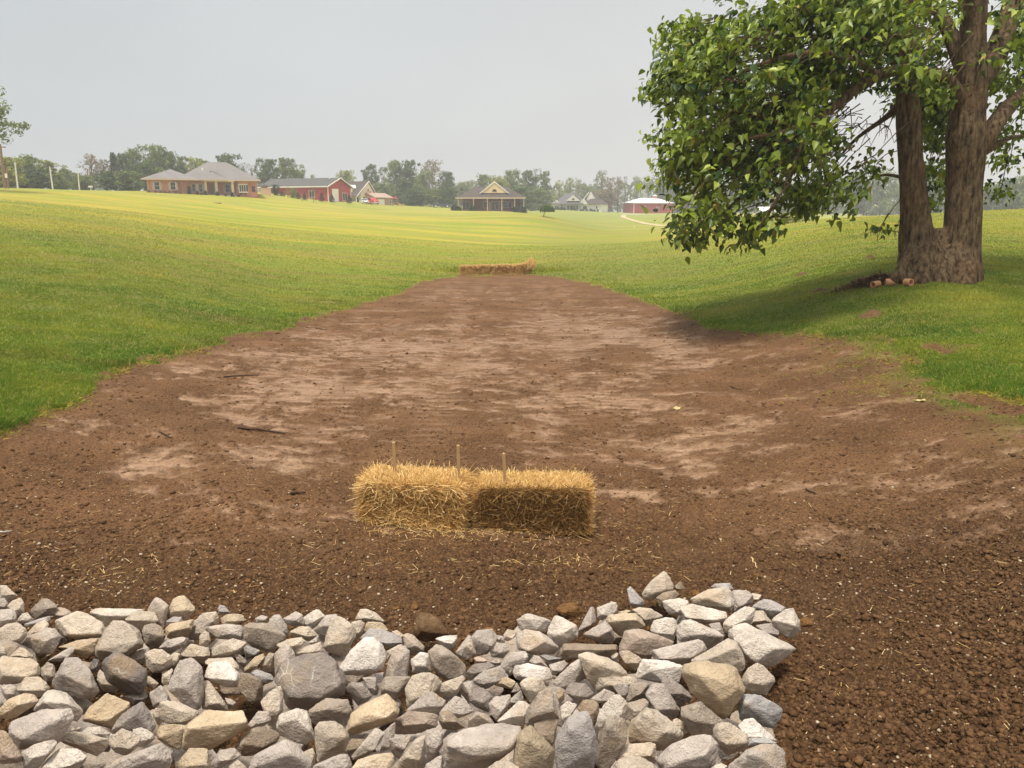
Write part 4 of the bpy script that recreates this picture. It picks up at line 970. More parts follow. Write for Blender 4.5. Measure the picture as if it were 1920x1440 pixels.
# loose straw fallen round the bales and strewn on the soil
r = np.random.default_rng(78)
def loose(n, px0, px1, py0, py1, f_=None):
    px = r.uniform(px0, px1, n); py = r.uniform(py0, py1, n); return px, py
L1 = [(300, 680, 1110, 992, 1004), (110, 760, 1110, 998, 1016), (220, 500, 1300, 960, 1080), (420, 0, 1900, 860, 1110), (60, 940, 1110, 1045, 1062), (90, 0, 300, 1020, 1120), (110, 1500, 1900, 1080, 1440)]
pp = []
for n, a, b, c, d in L1:
    pp += list(zip(r.uniform(a, b, n), r.uniform(c, d, n)))
pp = np.array(pp)
def ground_many(px, py):
    xc = (px-960)/F; yc = (720-py)/F; b = cp+yc*sp; c = -sp+yc*cp
    Y = np.full(px.shape, 6.0)
    for _ in range(25):
        z = H0(xc/b*Y, Y)-EYE; Yn = z/(c/b); Y = Y*.5+np.clip(Yn, 2, 60)*.5
    x = xc/b*Y; return np.stack([x, Y, HT(x, Y)], 1)
p = ground_many(pp[:, 0], pp[:, 1]); n = len(p); p[:, 2] += .006
ang = r.uniform(0, 6.28, n); d = np.stack([np.cos(ang), np.sin(ang), r.normal(size=n)*.06+.04], 1); d /= np.linalg.norm(d, axis=1)[:, None]
nr_ = np.stack([-np.sin(ang), np.cos(ang), np.zeros(n)], 1)
side = np.cross(d, nr_); v, f = ribbons(p, d, side, r.uniform(.02, .10, n)*(r.random(n)*.7+.4), np.full(n, .0030), np.zeros(n)-.03)
tag(link('loose_straw', np_mesh('loose_straw', v, f, False, {'tint': np.repeat(r.uniform(.45, .95, n), 6)}), MST), 'loose golden straws fallen around the near bales and over the soil', 'straw', kind='stuff')

# ---------------------------------------------------------------- sticks, fallen leaves, mole hills, pipe pieces
MSTK = simple('dead_wood', srgb(70, 50, 34), .9, .3, 20)
def stick(a, b, rad, lab, twigs=2, name='stick', mat=None):
    A, B = ground_at(*a), ground_at(*b); m = MB(); n = 6; rs_ = np.random.RandomState(int(a[0]))
    pts = []
    for k in range(n):
        q = A.lerp(B, k/(n-1)); q = q+Vector((rs_.uniform(-1, 1), rs_.uniform(-1, 1), 0))*(B-A).length*.03; q.z = HT(q.x, q.y)[0]+rad*1.1; pts.append(q)
    m.tube([q-pts[0] for q in pts], [rad*(1-.6*k/n) for k in range(n)], 6)
    for k in range(twigs):
        q = pts[1+k*2]-pts[0]; dv = (B-A).normalized(); sd_ = Vector((-dv.y, dv.x, 0))*(1 if k % 2 else -1)
        m.tube([q, q+(dv*.7+sd_*.6+Vector((0, 0, .25)))*(B-A).length*.16], [rad*.5, rad*.2], 5)
    o = m.build(name, mat or MSTK, smooth=True); o.location = pts[0]; tag(o, lab, 'stick' if name == 'stick' else name.replace('_', ' ')); return o
stick((446, 805), (536, 815), .016, 'longest dark stick, lying on the pale patch left of centre')
stick((420, 708), (488, 705), .012, 'thin dark stick on the bare earth near the left grass edge')
stick((300, 812), (322, 824), .010, 'short forked twig left of the longest dark stick')
stick((592, 616), (614, 619), .012, 'short dark stick beside the grass edge farther up the channel', 0)
stick((1370, 724), (1392, 733), .009, 'thin dark twig on the bare earth below the tree', 1)
stick((1512, 918), (1530, 926), .010, 'short brown twig on the streaked earth to the right', 1)
stick((1795, 1072), (1826, 1094), .006, 'dark curved twig on the brown soil at the right edge', 1)
stick((545, 926), (572, 925), .016, 'stubby brown piece of wood left of the near bales', 0)
stick((1408, 1050), (1420, 1072), .006, 'pale bare root sticking out of the soil behind the stone pile', 0, mat=simple('pale_root', srgb(200, 170, 120), .8, .1, 20))
stick((0, 998), (22, 998), .006, 'pale grey straight stake lying flat at the left edge of the photo', 0, mat=simple('grey_wood', srgb(190, 190, 186), .7, .1, 20))
o = stick((452, 1336), (496, 1322), .028, 'rusty brown chunk of broken wood wedged between stones before the swirling boulder', 1, 'wood_chunk', simple('rusty_wood', srgb(128, 88, 48), .9, .3, 15)); o.location.z += .27
MLF = simple('yellow_leaf', srgb(176, 160, 104), .6, .12, 30)
def fallen_leaf(px, py, lab):
    g_ = ground_at(px, py); me = bpy.data.meshes.new('fallen_leaf')
    vs = [(0, 0, .02), (.05, .035, .012), (.03, .075, .03), (-.04, .08, .018), (-.07, .03, .035), (-.06, -.03, .01), (0, -.05, .03), (.05, -.03, .02), (.11, .0, .045)]
    me.from_pydata(vs, [], [(0, 1, 2), (0, 2, 3), (0, 3, 4), (0, 4, 5), (0, 5, 6), (0, 6, 7), (0, 7, 8), (0, 8, 1)]); o = link('fallen_leaf', me, MLF, loc=(g_.x, g_.y, HT(g_.x, g_.y)[0]))
    o.modifiers.new('thickness', 'SOLIDIFY').thickness = .002; o.rotation_euler = (.1, .1, px); o.scale = (.75, .75, .75); tag(o, lab, 'leaf')
fallen_leaf(1725, 751, 'pale yellow fallen leaf on the bare earth near the scruffy grass corner')
fallen_leaf(1268, 767, 'curled tan fallen leaf in the middle of the bare channel')
MMH = simple('molehill_earth', srgb(98, 72, 44), .95, .3, 25)
def mound(px, py, wpx, hpx, lab, name='mole_hill', cat='mound', mat=None, ydepth=1.0):
    g_ = ground_at(px, py); zc = g_.y*cp+(EYE-g_.z)*sp; w_ = wpx/F*zc/2; h_ = hpx/F*zc
    n = 26; a = np.linspace(0, 2*np.pi, n, endpoint=False); rr = np.linspace(0, 1.05, 10); V = [(0, 0, h_)]
    for q in rr[1:]:
        for t_ in a:
            x, y = math.cos(t_)*w_*q, math.sin(t_)*w_*q*ydepth; nz = fbm2(np.array([x/w_*2.3+px]), np.array([y/w_*2.3+py]), 4, 5)[0]
            V.append((x*(1+.3*(nz-.5)), y*(1+.3*(nz-.5)), h_*(math.cos(min(q, 1)*math.pi)*.5+.5)*(.5+nz)+float(HT(g_.x+x, g_.y+y)[0])-g_.z-.03*(q > 1)))
    V[0] = (0, 0, V[1][2]+.0)
    Fc = [(0, 1+k, 1+(k+1) % n) for k in range(n)]+[(1+j*n+k, 1+(j+1)*n+k, 1+(j+1)*n+(k+1) % n, 1+j*n+(k+1) % n) for j in range(len(rr)-2) for k in range(n)]
    me = bpy.data.meshes.new(name); me.from_pydata(V, [], Fc); o = link(name, me, mat or MMH, loc=g_); tag(o, lab, cat); [setattr(p_, 'use_smooth', True) for p_ in me.polygons]; return o
mound(1632, 593, 50, 9, 'low brown molehill in the grass below the tree, nearest one')
mound(1503, 517, 30, 5, 'small red brown molehill in the shaded grass left of the tree')
mound(1536, 546, 32, 4, 'flat molehill just beyond the dark bark heap left of the trunk')
mound(1630, 484, 22, 5, 'small tan molehill in the sunlit grass farther left of the trunk')
mound(1612, 562, 8, 4, 'tiny dark clod of earth in the grass below the clay pipes')
o = mound(1636, 533, 120, 14, 'heap of dark dead bark and twigs at the left foot of the tree', 'bark_heap', 'heap', simple('bark_litter', srgb(112, 86, 62), .95, .35, 14), .5)
r = np.random.default_rng(79); n = 1500; p = np.stack([r.normal(0, .48, n), r.normal(0, .22, n), np.zeros(n)], 1); hh = np.exp(-(p[:, 0]/.6)**2-(p[:, 1]/.3)**2)*.17
p[:, 2] = HT(o.location.x+p[:, 0], o.location.y+p[:, 1])-o.location.z+hh*.9; ang = r.uniform(0, 6.28, n); d = np.stack([np.cos(ang), np.sin(ang), r.normal(size=n)*.25+.1], 1); d /= np.linalg.norm(d, axis=1)[:, None]
v, f = ribbons(p, d, np.cross(d, np.stack([-np.sin(ang), np.cos(ang), ang*0], 1)), r.uniform(.05, .22, n), r.uniform(.012, .03, n), np.zeros(n)); 
t = NT('bark_pieces'); a = t.n('Attribute', attribute_name='tint').outputs['Fac']; MBP = t.done(t.mix(a, srgb(80, 58, 40), srgb(160, 128, 92)), .9, spec=.15)
bp_ = link('bark_pieces', np_mesh('bark_pieces', v, f, False, {'tint': np.repeat(r.random(n), 6)}), MBP, o); bp_['kind'] = 'stuff'
MTC = simple('terracotta', srgb(204, 150, 112), .9, .25, 14)
def pipe_piece(px, py, ln, rad, rz, lab, upright=False):
    g_ = ground_at(px, py); m = MB(); n = 18
    ring = lambda r_, z: [(z, r_*math.cos(2*math.pi*k/n), r_*math.sin(2*math.pi*k/n)) for k in range(n)]
    vs = ring(rad, -ln/2)+ring(rad, ln/2)+ring(rad*.72, ln/2)+ring(rad*.72, -ln/2)
    fs = [(j*n+k, j*n+(k+1) % n, ((j+1) % 4)*n+(k+1) % n, ((j+1) % 4)*n+k) for j in range(4) for k in range(n)]
    m.add(vs, fs); o = m.build('clay_pipe', MTC); o.location = (g_.x, g_.y, HT(g_.x, g_.y)[0]+rad*1.05); o.rotation_euler = (0, R(-4), rz); tag(o, lab, 'clay pipe', 'broken clay pipes by the tree')
pipe_piece(1641, 541, .20, .07, R(28), 'leftmost broken terracotta pipe piece at the foot of the tree')
pipe_piece(1671, 537, .25, .08, R(-12), 'longest terracotta pipe piece in the middle of the three by the tree')
pipe_piece(1702, 539, .15, .08, R(-70), 'round ended terracotta pipe piece showing its open end')
# small white marker far down the swale
g_ = ground_at(1189.5, 427); m = MB(); m.tube([(0, 0, -.1), (0, 0, .35)], .09, 8); m.tube([(0, 0, .35), (0, 0, .45)], [.09, .04], 8); o = m.build('marker_post', simple('white_paint', c4(.75, .76, .75), .6)); o.location = g_; tag(o, 'tiny white marker post standing in the far green swale', 'marker')

# ---------------------------------------------------------------- the big shade tree on the right
TY = 17.0
tb = P(1762, 522, TY); tb.z = H(tb.x, tb.y)
tree = empty('shade_tree', tb, label='big twin trunked shade tree with large heart shaped leaves at the right', cat='tree')
def wp(px, row, dy=0.): return P(px, row, TY+dy)-tb
def rpx(w, dy=0.): return w/F*(TY+dy)*1.0/2
t = NT('bark'); co = t.n('TexCoord').outputs['Object']
b1 = t.noise(t.scalev(co, (7, 7, 1.6)), 2.2, 7, .65); b2 = t.noise(t.scalev(co, (1, 1, .5)), 14, 6, .65); b3 = t.noise(co, .9, 4)
g = t.mix(t.ramp(b1, .36, .60), srgb(50, 37, 26), srgb(142, 119, 92)); g = t.mix(t.ramp(b2, .5, .75, 0, .6), g, srgb(104, 82, 62))
g = t.mix(t.ramp(b3, .5, .7, 0, .45), g, srgb(126, 92, 60)); g = t.mix(t.ramp(b2, .34, .22, 0, .8), g, srgb(48, 36, 28))
MBK = t.done(g, .92, t.math('ADD', b1, t.math('MULTIPLY', b2, .7)), .10, 1, spec=.15)
def remeshed(mb, vox, name, amp=.02):
    me = bpy.data.meshes.new('tmp'); me.from_pydata(mb.v, [], mb.f); o = bpy.data.objects.new('tmp', me); C.objects.link(o)
    m = o.modifiers.new('r', 'REMESH'); m.mode = 'VOXEL'; m.voxel_size = vox; m.adaptivity = 0
    s = o.modifiers.new('s', 'SMOOTH'); s.iterations = 3; s.factor = .5
    dg = bpy.context.evaluated_depsgraph_get(); e = bpy.data.meshes.new_from_object(o.evaluated_get(dg)); bpy.data.objects.remove(o)
    n = len(e.vertices); co_ = np.zeros(n*3); e.vertices.foreach_get('co', co_); co_ = co_.reshape(-1, 3); no = np.zeros(n*3); e.vertices.foreach_get('normal', no); no = no.reshape(-1, 3)
    q = co_*np.array([1, 1, .16]); d = (np.abs(fbm3(q, 11, 4, 5)-.5)*-2.2+.3)*amp*1.6 + (fbm3(co_*np.array([1, 1, .4]), 3., 4, 9)-.5)*amp*3.4
    rootz = np.clip(1-co_[:, 2]/.5, 0, 1); d = d + rootz*(np.abs(fbm3(co_*np.array([1, 1, .1]), 3.4, 2, 12)-.5)*.34)
    co_ = co_+no*d[:, None]; e.vertices.foreach_set('co', co_.astype(np.float32).ravel()); e.polygons.foreach_set('use_smooth', np.ones(len(e.polygons), bool)); e.update(); e.name = name
    return e
m = MB()
main = [(1798, 545, 76), (1798, 520, 72), (1800, 490, 70), (1803, 450, 64), (1806, 400, 60), (1808, 350, 58), (1810, 300, 62), (1811, 255, 66), (1815, 210, 58), (1819, 160, 52), (1820, 115, 50), (1824, 60, 42), (1829, 0, 36), (1834, -90, 30), (1830, -200, 24), (1838, -330, 15), (1832, -450, 7)]
left = [(1726, 540, 66), (1722, 510, 62), (1718, 480, 60), (1717, 440, 60), (1716, 400, 52), (1712, 350, 44), (1707, 300, 40), (1704, 240, 39), (1702, 180, 38), (1698, 120, 33), (1690, 40, 28), (1684, -60, 23), (1670, -180, 17), (1664, -300, 9)]
mid = [(1760, 545, 76), (1759, 510, 66), (1758, 470, 54), (1758, 445, 36), (1757, 428, 18)]
for pts, dy in ((main, -.1), (left, .12), (mid, 0)):
    m.tube([wp(x, y, dy) for x, y, _ in pts], [rpx(w_) for _, _, w_ in pts], 18)
for (x0, y0, x1, y1, w0, w1, dy) in ((1790, 470, 1752, 528, 50, 40, -.55), (1806, 475, 1826, 524, 44, 28, -.5), (1720, 470, 1692, 520, 44, 30, -.35), (1735, 460, 1768, 526, 50, 46, -.45), (1806, 480, 1805, 532, 50, 40, -.75), (1730, 470, 1724, 526, 44, 36, -.6)):
    m.tube([wp(x0, y0, dy*.3), wp((x0*2+x1*3)/5, (y0*2+y1*3)/5, dy*.6), wp(x1, y1, dy*.85)-Vector((0, 0, .12))], [rpx(w0), rpx((w0+w1)/2), rpx(w1)], 12)
link('trunk', remeshed(m, .035, 'trunk'), MBK, tree)
LIMBS = [ # px,row,depth offset,width px
 [(1812,300,0,40),(1842,272,.0,38),(1862,238,.1,34),(1888,200,.3,30),(1925,172,.6,26),(2000,130,1.0,20),(2090,80,1.6,12)],
 [(1822,170,0,44),(1858,120,.1,44),(1880,70,.2,40),(1896,20,.3,36),(1915,-60,.4,30),(1960,-160,.6,22),(2010,-280,.8,12)],
 [(1818,150,0,34),(1795,100,.2,30),(1782,60,.3,27),(1762,25,.5,24),(1738,-30,.8,20),(1700,-120,1.2,12)],
 [(1812,230,0,36),(1796,170,-.3,26),(1768,140,-.6,22),(1735,134,-.9,21),(1690,128,-1.1,20),(1645,140,-1.2,19),(1600,168,-1.2,18),(1550,212,-1.3,16),(1500,243,-1.5,13),(1440,255,-1.7,9),(1380,262,-2.0,6)],
 [(1700,150,.1,30),(1672,95,.2,24),(1650,50,.3,20),(1600,10,.2,17),(1520,-30,.0,14),(1430,-40,-.3,9)],
 [(1645,140,-1.2,14),(1600,110,-1.6,13),(1540,95,-2.0,11),(1470,105,-2.2,9),(1400,130,-2.3,6),(1330,170,-2.4,4)],
 [(1550,212,-1.3,13),(1520,250,-1.0,11),(1470,300,-.8,9),(1420,340,-.6,7),(1370,385,-.5,5),(1340,425,-.5,3)],
 [(1530,225,-1.3,10),(1500,270,-1.8,8),(1480,330,-2.0,6),(1450,390,-2.1,4),(1425,425,-2.1,3)],
 [(1702,180,.1,22),(1670,215,.8,12),(1640,235,1.2,9),(1600,262,1.6,7),(1570,300,1.8,4)],
 [(1712,340,.2,12),(1685,330,1.0,7),(1650,325,1.8,5),(1615,345,2.2,4)],
 [(1845,290,.2,14),(1880,262,.8,9),(1915,252,1.2,7),(1960,262,1.8,4)],
 [(1500,243,-1.5,9),(1420,215,-1.0,8),(1340,205,-.6,6),(1270,200,-.4,4),(1225,190,-.3,2)],
 [(1830,0,0,26),(1780,-70,-1.2,20),(1700,-140,-2.5,15),(1600,-190,-3.6,9)],[(1834,-90,0,22),(1900,-170,-1.4,16),(1980,-230,-2.8,9)],[(1690,40,.1,20),(1640,-60,1.8,14),(1570,-140,3.2,8)],
]
for L_ in LIMBS:
    m = MB(); m.tube([wp(a, b, c) for a, b, c, _ in L_], [rpx(w_) for *_, w_ in L_], 9)
    n = len(L_); me = bpy.data.meshes.new('limb'); me.from_pydata(m.v, [], m.f)
    o = bpy.data.objects.new('limb', me); C.objects.link(o); s_ = o.modifiers.new('s', 'SUBSURF'); s_.levels = s_.render_levels = 2
    for p_ in me.polygons: p_.use_smooth = True
    me.materials.append(MBK); o.parent = tree
# crown: clusters of leaves hung on twigs all through the crown's volume
r = np.random.default_rng(42)
OUT = np.array([(1268,38),(1250,70),(1252,120),(1215,150),(1212,185),(1250,210),(1240,235),(1222,262),(1235,280),(1258,272),(1258,300),(1242,330),(1262,372),(1268,400),(1262,440),(1310,452),(1345,430),(1372,455),(1410,456),(1425,425),(1432,380),(1470,392),(1520,412),(1532,380),(1520,345),(1560,350),(1572,390),(1596,396),(1640,352),(1680,330),(1690,250),(1740,250),(1748,395),(1772,395),(1778,200),(1838,160),(1852,225),(1880,235),(1852,300),(1845,345),(1850,385),(1868,380),(1880,322),(1912,318),(1935,250),(1990,260),(2030,380),(2160,330),(2300,100),(2330,-200),(2230,-480),(2020,-640),(1800,-700),(1560,-640),(1400,-430),(1330,-160),(1300,-60),(1352,-10),(1352,12),(1372,30)], float)
GAP = [(1600,212,66,62,1),(1588,298,44,34,1),(1655,262,34,44,1),(1640,190,36,26,.9),(1520,300,20,26,.8),(1600,120,20,12,.8),(1500,200,18,12,.8),(1400,90,18,10,.8),(1430,180,14,12,.8),(1350,330,14,16,.8),(1310,230,14,14,.7),(1700,60,26,14,.8),(1560,40,22,12,.8),(1380,400,20,14,.8),(1480,385,22,18,.7),(1378,15,22,22,1),(1330,20,30,26,1),(1820,180,32,180,.93),(1705,260,24,110,.9),(1880,40,40,90,.75),(1790,60,26,60,.6),(1880,195,36,36,.9),(1905,100,40,40,.5),(1450,290,20,14,.5),(1730,330,14,40,.4),(1235,120,22,16,.8),(1250,245,20,12,.7),(1560,300,18,20,.7)]
def in_poly(px, py, poly):
    c = np.zeros(px.shape, bool); n = len(poly)
    for i in range(n):
        x0, y0 = poly[i]; x1, y1 = poly[(i+1) % n]
        c ^= ((y0 > py) != (y1 > py)) & (px < (x1-x0)*(py-y0)/((y1-y0) if y1 != y0 else 1e-9)+x0)
    return c
def clusters(n, x0, x1, y0, y1, dens=1.):
    px = r.uniform(x0, x1, n); py = r.uniform(y0, y1, n)
    hang = fbm2(px/38, py/60, 3, 201)
    k = in_poly(px+(fbm2(px/22, py/22, 3, 203)-.5)*44-2*(px < 1500), py+(fbm2(px/22+9, py/22, 3, 205)-.5)*44+4*(py > 250), OUT) & (fbm2(px/34., py/30., 3, 211) > .40)
    for gx, gy, rx, ry, s in GAP: k &= ~((((px-gx)/rx)**2+((py-gy)/ry)**2 < 1) & (r.random(n) < s))
    px, py = px[k], py[k]; n = len(px)
    rad = np.where(px < 1640, 1.9, 3.0)*np.where(py < 0, 1.25, 1)
    dy = r.normal(0, 1, n)*rad*.62-np.where(px < 1600, .3, .0)
    # leaves beside and below the trunks are on the far side
    far_ = (py > 170) & (px > 1655) & (px < 1960); dy = np.where(far_, np.abs(dy)+1.2, dy)
    near_ = far_ & (r.random(n) < .05) & (py < 240); dy = np.where(near_, -1.2, dy)
    tr_ = (py <= 170) & (px > 1660); dy = np.where(tr_ & (r.random(n) < .62), np.abs(dy)+.8, dy)
    dy = np.clip(dy, -3.2, 6.)
    k = fbm2(px/24+dy*2.1, py/18+dy*1.3, 3, 221) > .485
    px, py, dy = px[k], py[k], dy[k]; k = fbm3(np.stack([px/80., dy, py/80.], 1)+40, 1.05, 2, 7) > .475
    return px[k], py[k], dy[k]
c1 = clusters(7600, 1190, 1640, -20, 480); c2 = clusters(4000, 1640, 2060, -20, 420); c3 = clusters(2100, 1300, 2340, -700, -20)
cpx, cpy_, cdy = [np.concatenate(a) for a in zip(c1, c2, c3)]
ex = [(1640,424,0),(1652,430,.1),(1664,430,.1),(1676,434,.2),(1634,427,0),(1645,434,-.1)]   # the low sprig left of the trunk
cpx = np.concatenate([cpx, [e[0] for e in ex]]); cpy_ = np.concatenate([cpy_, [e[1] for e in ex]]); cdy = np.concatenate([cdy, [e[2] for e in ex]])
nC_ = len(cpx); xc = (cpx-960)/F; yc = (720-cpy_)/F; kk = (TY+cdy)/(cp+yc*sp)
CC = np.stack([xc*kk, TY+cdy, EYE+(-sp+yc*cp)*kk], 1)-np.array(tb)
cen = np.array([1.5, 0, 6.0]); per = np.full(nC_, 20); per[-6:] = 5
rep = np.repeat(np.arange(nC_), per); nL = len(rep)
outw = CC-cen; outw /= np.linalg.norm(outw, axis=1)[:, None]
sprd = np.where(rep >= nC_-6, .10, .20)
LP_ = CC[rep]+r.normal(size=(nL, 3))*sprd[:, None]*np.array([1, 1, .62])
ax_ = outw[rep]*.5+r.normal(size=(nL, 3))*.75+np.array([0, 0, -.55]); ax_ /= np.linalg.norm(ax_, axis=1)[:, None]
up_ = np.array([0, 0, 1.])+outw[rep]*.5+np.array([0, -.25, .35])+r.normal(size=(nL, 3))*.45; up_ -= ax_*np.sum(up_*ax_, 1)[:, None]; up_ /= np.linalg.norm(up_, axis=1)[:, None]
sd_ = np.cross(ax_, up_); sz_ = r.uniform(.07, .18, nL)*np.where(rep >= nC_-6, .9, 1)
# heart shaped leaf: length 1, folded a little along the midrib and drooping at its tip
T = np.array([(0, 0, 0), (-.05, .20, .10), (.20, .38, .17), (.52, .32, .14), (.88, .12, .0), (1.15, 0, -.16), (.5, 0, -.03), (-.05, -.20, .10), (.20, -.38, .17), (.52, -.32, .14), (.88, -.12, .0)])
TF = np.array([(0, 6, 2, 1), (6, 5, 3, 2), (0, 7, 8, 6), (6, 8, 9, 5)]); TF3 = np.array([(3, 5, 4), (9, 10, 5)])
V = (LP_[:, None]+sz_[:, None, None]*(T[None, :, 0:1]*ax_[:, None]+T[None, :, 1:2]*sd_[:, None]+(T[None, :, 2:3]*r.uniform(.3, 1.6, nL)[:, None, None])*up_[:, None])).reshape(-1, 3)
off = (np.arange(nL)*11)[:, None, None]
tone = fbm2(cpx/30, cpy_/26, 3, 231)[rep]*.55+.45*r.random(nL)
me = np_mesh('crown', V, [(TF[None]+off).reshape(-1, 4), (TF3[None]+off).reshape(-1, 3)], False, {'tint': np.repeat(tone, 11), 'rnd': np.repeat(r.random(nL), 11)})
t = NT('leaf'); a = t.n('Attribute', attribute_name='tint').outputs['Fac']; r1 = t.n('Attribute', attribute_name='rnd').outputs['Fac']
g = t.mix(t.ramp(a, .25, .75), srgb(38, 68, 14), srgb(146, 164, 42)); g = t.mix(t.ramp(r1, .80, .92), g, srgb(170, 182, 78)); g = t.mix(t.ramp(r1, .992, .993), g, srgb(176, 150, 62))
MLEAF = t.done(g, .42, spec=.45, transl=.30)
link('crown', me, MLEAF, tree)
m = MB(); rs_ = random.Random(4)
sel = [i for i in range(nC_) if (cpy_[i] > -60)][::2]
for i in sel:
    q = Vector(CC[i]); o_ = Vector(outw[i]); b_ = q-o_*rs_.uniform(.5, 1.1)-Vector((0, 0, rs_.uniform(-.35, .25)))+Vector((rs_.uniform(-.2, .2), rs_.uniform(-.2, .2), 0))
    m.tube([b_, (b_+q)/2+Vector((0, 0, .06)), q, q+Vector((rs_.uniform(-.1, .1), 0, -rs_.uniform(.05, .3)))], [.016, .011, .007, .003], 4, False)
# bare hanging twigs in the gap beside the trunks
for k in range(26):
    a_ = wp(rs_.uniform(1560, 1680), rs_.uniform(190, 240), rs_.uniform(-.5, 1.5)); b_ = a_+Vector((rs_.uniform(-.7, .3), rs_.uniform(-.3, .3), -rs_.uniform(.1, .7)))
    m.tube([a_, a_.lerp(b_, .5)+Vector((0, 0, .1)), b_], [.014, .009, .004], 4, False)
m.tube([wp(1690, 436, .1), wp(1660, 431, .1), wp(1634, 427, 0)], [.012, .008, .004], 5)
tw = m.build('twigs', MBK, tree); tw['kind'] = 'stuff'

# ---------------------------------------------------------------- far trees: crown and trunk shared by trees of one kind, each tree its own object
t = NT('far_foliage'); a = t.n('Attribute', attribute_name='tint').outputs['Fac']; oi = t.n('ObjectInfo')
g = t.n('VectorMath', {0: oi.outputs['Color'], 'Scale': t.ramp(a, 0, 1, .4, 1.6)}, operation='SCALE').outputs[0]
MFF = t.done(g, .8, spec=.15, transl=.25)
MFB = simple('far_bark', srgb(112, 98, 86), .95, .2, 4)
def far_proto(kind, sd):
    r = np.random.default_rng(sd); m = MB(); blobs = []
    # unit tree: height 1, about 1 wide
    if kind == 'conifer':
        m.tube([(0, 0, 0), (0, 0, .95)], [.025, .005], 6)
        for k in range(46):
            z = .06+.9*(k/46)**.9; rr = (1-z)*.30+.02
            for q in range(5):
                a = r.uniform(0, 6.28); d = rr*r.uniform(.3, 1); blobs.append((math.cos(a)*d, math.sin(a)*d, z, .045+.03*(1-z), 1))
        per_, qs = 9, .028
    elif kind == 'cone':
        m.tube([(0, 0, 0), (0, 0, .3)], [.05, .03], 6)
        for k in range(160):
            z = .03+.92*r.random(); rr = .36*(1-(z)**1.6)*(.6+.4*min(1, z*8)); a = r.uniform(0, 6.28); d = rr*math.sqrt(r.random()); blobs.append((math.cos(a)*d, math.sin(a)*d, z, .06, 1))
        per_, qs = 12, .035
    else:
        th = .24 if kind in ('airy', 'thin') else .46 if kind == 'edge' else .04
        m.tube([(0, 0, -.05), (r.normal()*.01, 0, .25), (r.normal()*.02, r.normal()*.02, .6), (0, 0, .86)], [.022, .018, .011, .004], 6)
        nb = {'edge': 26, 'round': 20, 'wide': 24, 'airy': 19, 'thin': 12, 'oval': 18}[kind]
        for k in range(nb):
            z = th+.05+(.9-th)*(k+.5)/nb; a = k*2.4+r.uniform(-.5, .5)
            prof = math.sin(math.pi*min(1, max(.08, (z-th+.08)/(1.08-th))))**.6
            wd = {'edge': .56, 'round': .40, 'wide': .56, 'airy': .36, 'thin': .22, 'oval': .30}[kind]*prof*r.uniform(.55, 1.1)
            c = Vector((math.cos(a)*wd*.62, math.sin(a)*wd*.62, z)); m.tube([(0, 0, max(.12, z-.22)), c*.5+Vector((0, 0, z*.5-.04)), c], [.011, .007, .003], 4)
            s = r.uniform(.10, .17)*(1.25 if kind in ('round', 'wide') else .8)
            blobs.append((c.x, c.y, c.z, s, 1))
            for j in range(5):
                o_ = r.normal(size=3)*s*.9; blobs.append((c.x+o_[0], c.y+o_[1], min(.97, c.z+o_[2]), s*r.uniform(.4, .7), 1))
        per_, qs = {'edge': (60, .016), 'round': (44, .030), 'wide': (46, .028), 'airy': (20, .020), 'thin': (14, .018), 'oval': (40, .028)}[kind]
    B = np.array(blobs); rep = np.repeat(np.arange(len(B)), per_); n = len(rep)
    d = r.normal(size=(n, 3)); d /= np.linalg.norm(d, axis=1)[:, None]; rad = r.random(n)**.35
    c = B[rep, :3]+d*(B[rep, 3]*rad)[:, None]*np.array([1, 1, .8])
    a1 = r.normal(size=(n, 3)); a1 /= np.linalg.norm(a1, axis=1)[:, None]; nrm = d+r.normal(size=(n, 3))*.6+np.array([0, 0, .4]); a1 -= nrm*(np.sum(a1*nrm, 1)/np.sum(nrm*nrm, 1))[:, None]; a1 /= np.linalg.norm(a1, axis=1)[:, None]
    a2 = np.cross(nrm, a1); a2 /= np.linalg.norm(a2, axis=1)[:, None]
    s = (qs*r.uniform(.45, 1.25, n))[:, None]
    V = np.stack([c-a1*s*.9, c-a2*s*.6+a1*s*.15, c+a1*s, c+a2*s*.6-a1*s*.1], 1).reshape(-1, 3)
    tint = .30+.25*r.random(n)+.35*(r.random(len(B))[rep]-.5)+.10*d[:, 2]
    ce = np_mesh(kind+'_crown', V, (np.arange(n)*4)[:, None]+np.arange(4)[None], False, {'tint': np.repeat(np.clip(tint+.1, 0, 1), 4)}); ce.materials.append(MFF)
    tm = bpy.data.meshes.new(kind+'_trunk'); tm.from_pydata(m.v, [], m.f); tm.materials.append(MFB)
    return tm, ce
PROTO = {}
for kd, n in (('round', 3), ('edge', 1), ('wide', 2), ('airy', 3), ('thin', 2), ('oval', 2), ('conifer', 1), ('cone', 1)):
    PROTO[kd] = [far_proto(kd, 300+10*len(PROTO)+j) for j in range(n)]
GREEN = {'g': (116, 128, 70), 'd': (88, 104, 58), 'y': (148, 152, 72), 'r': (138, 122, 92), 'p': (140, 144, 98), 'b': (140, 130, 100), 'k': (60, 74, 36)}
tcount = [0]
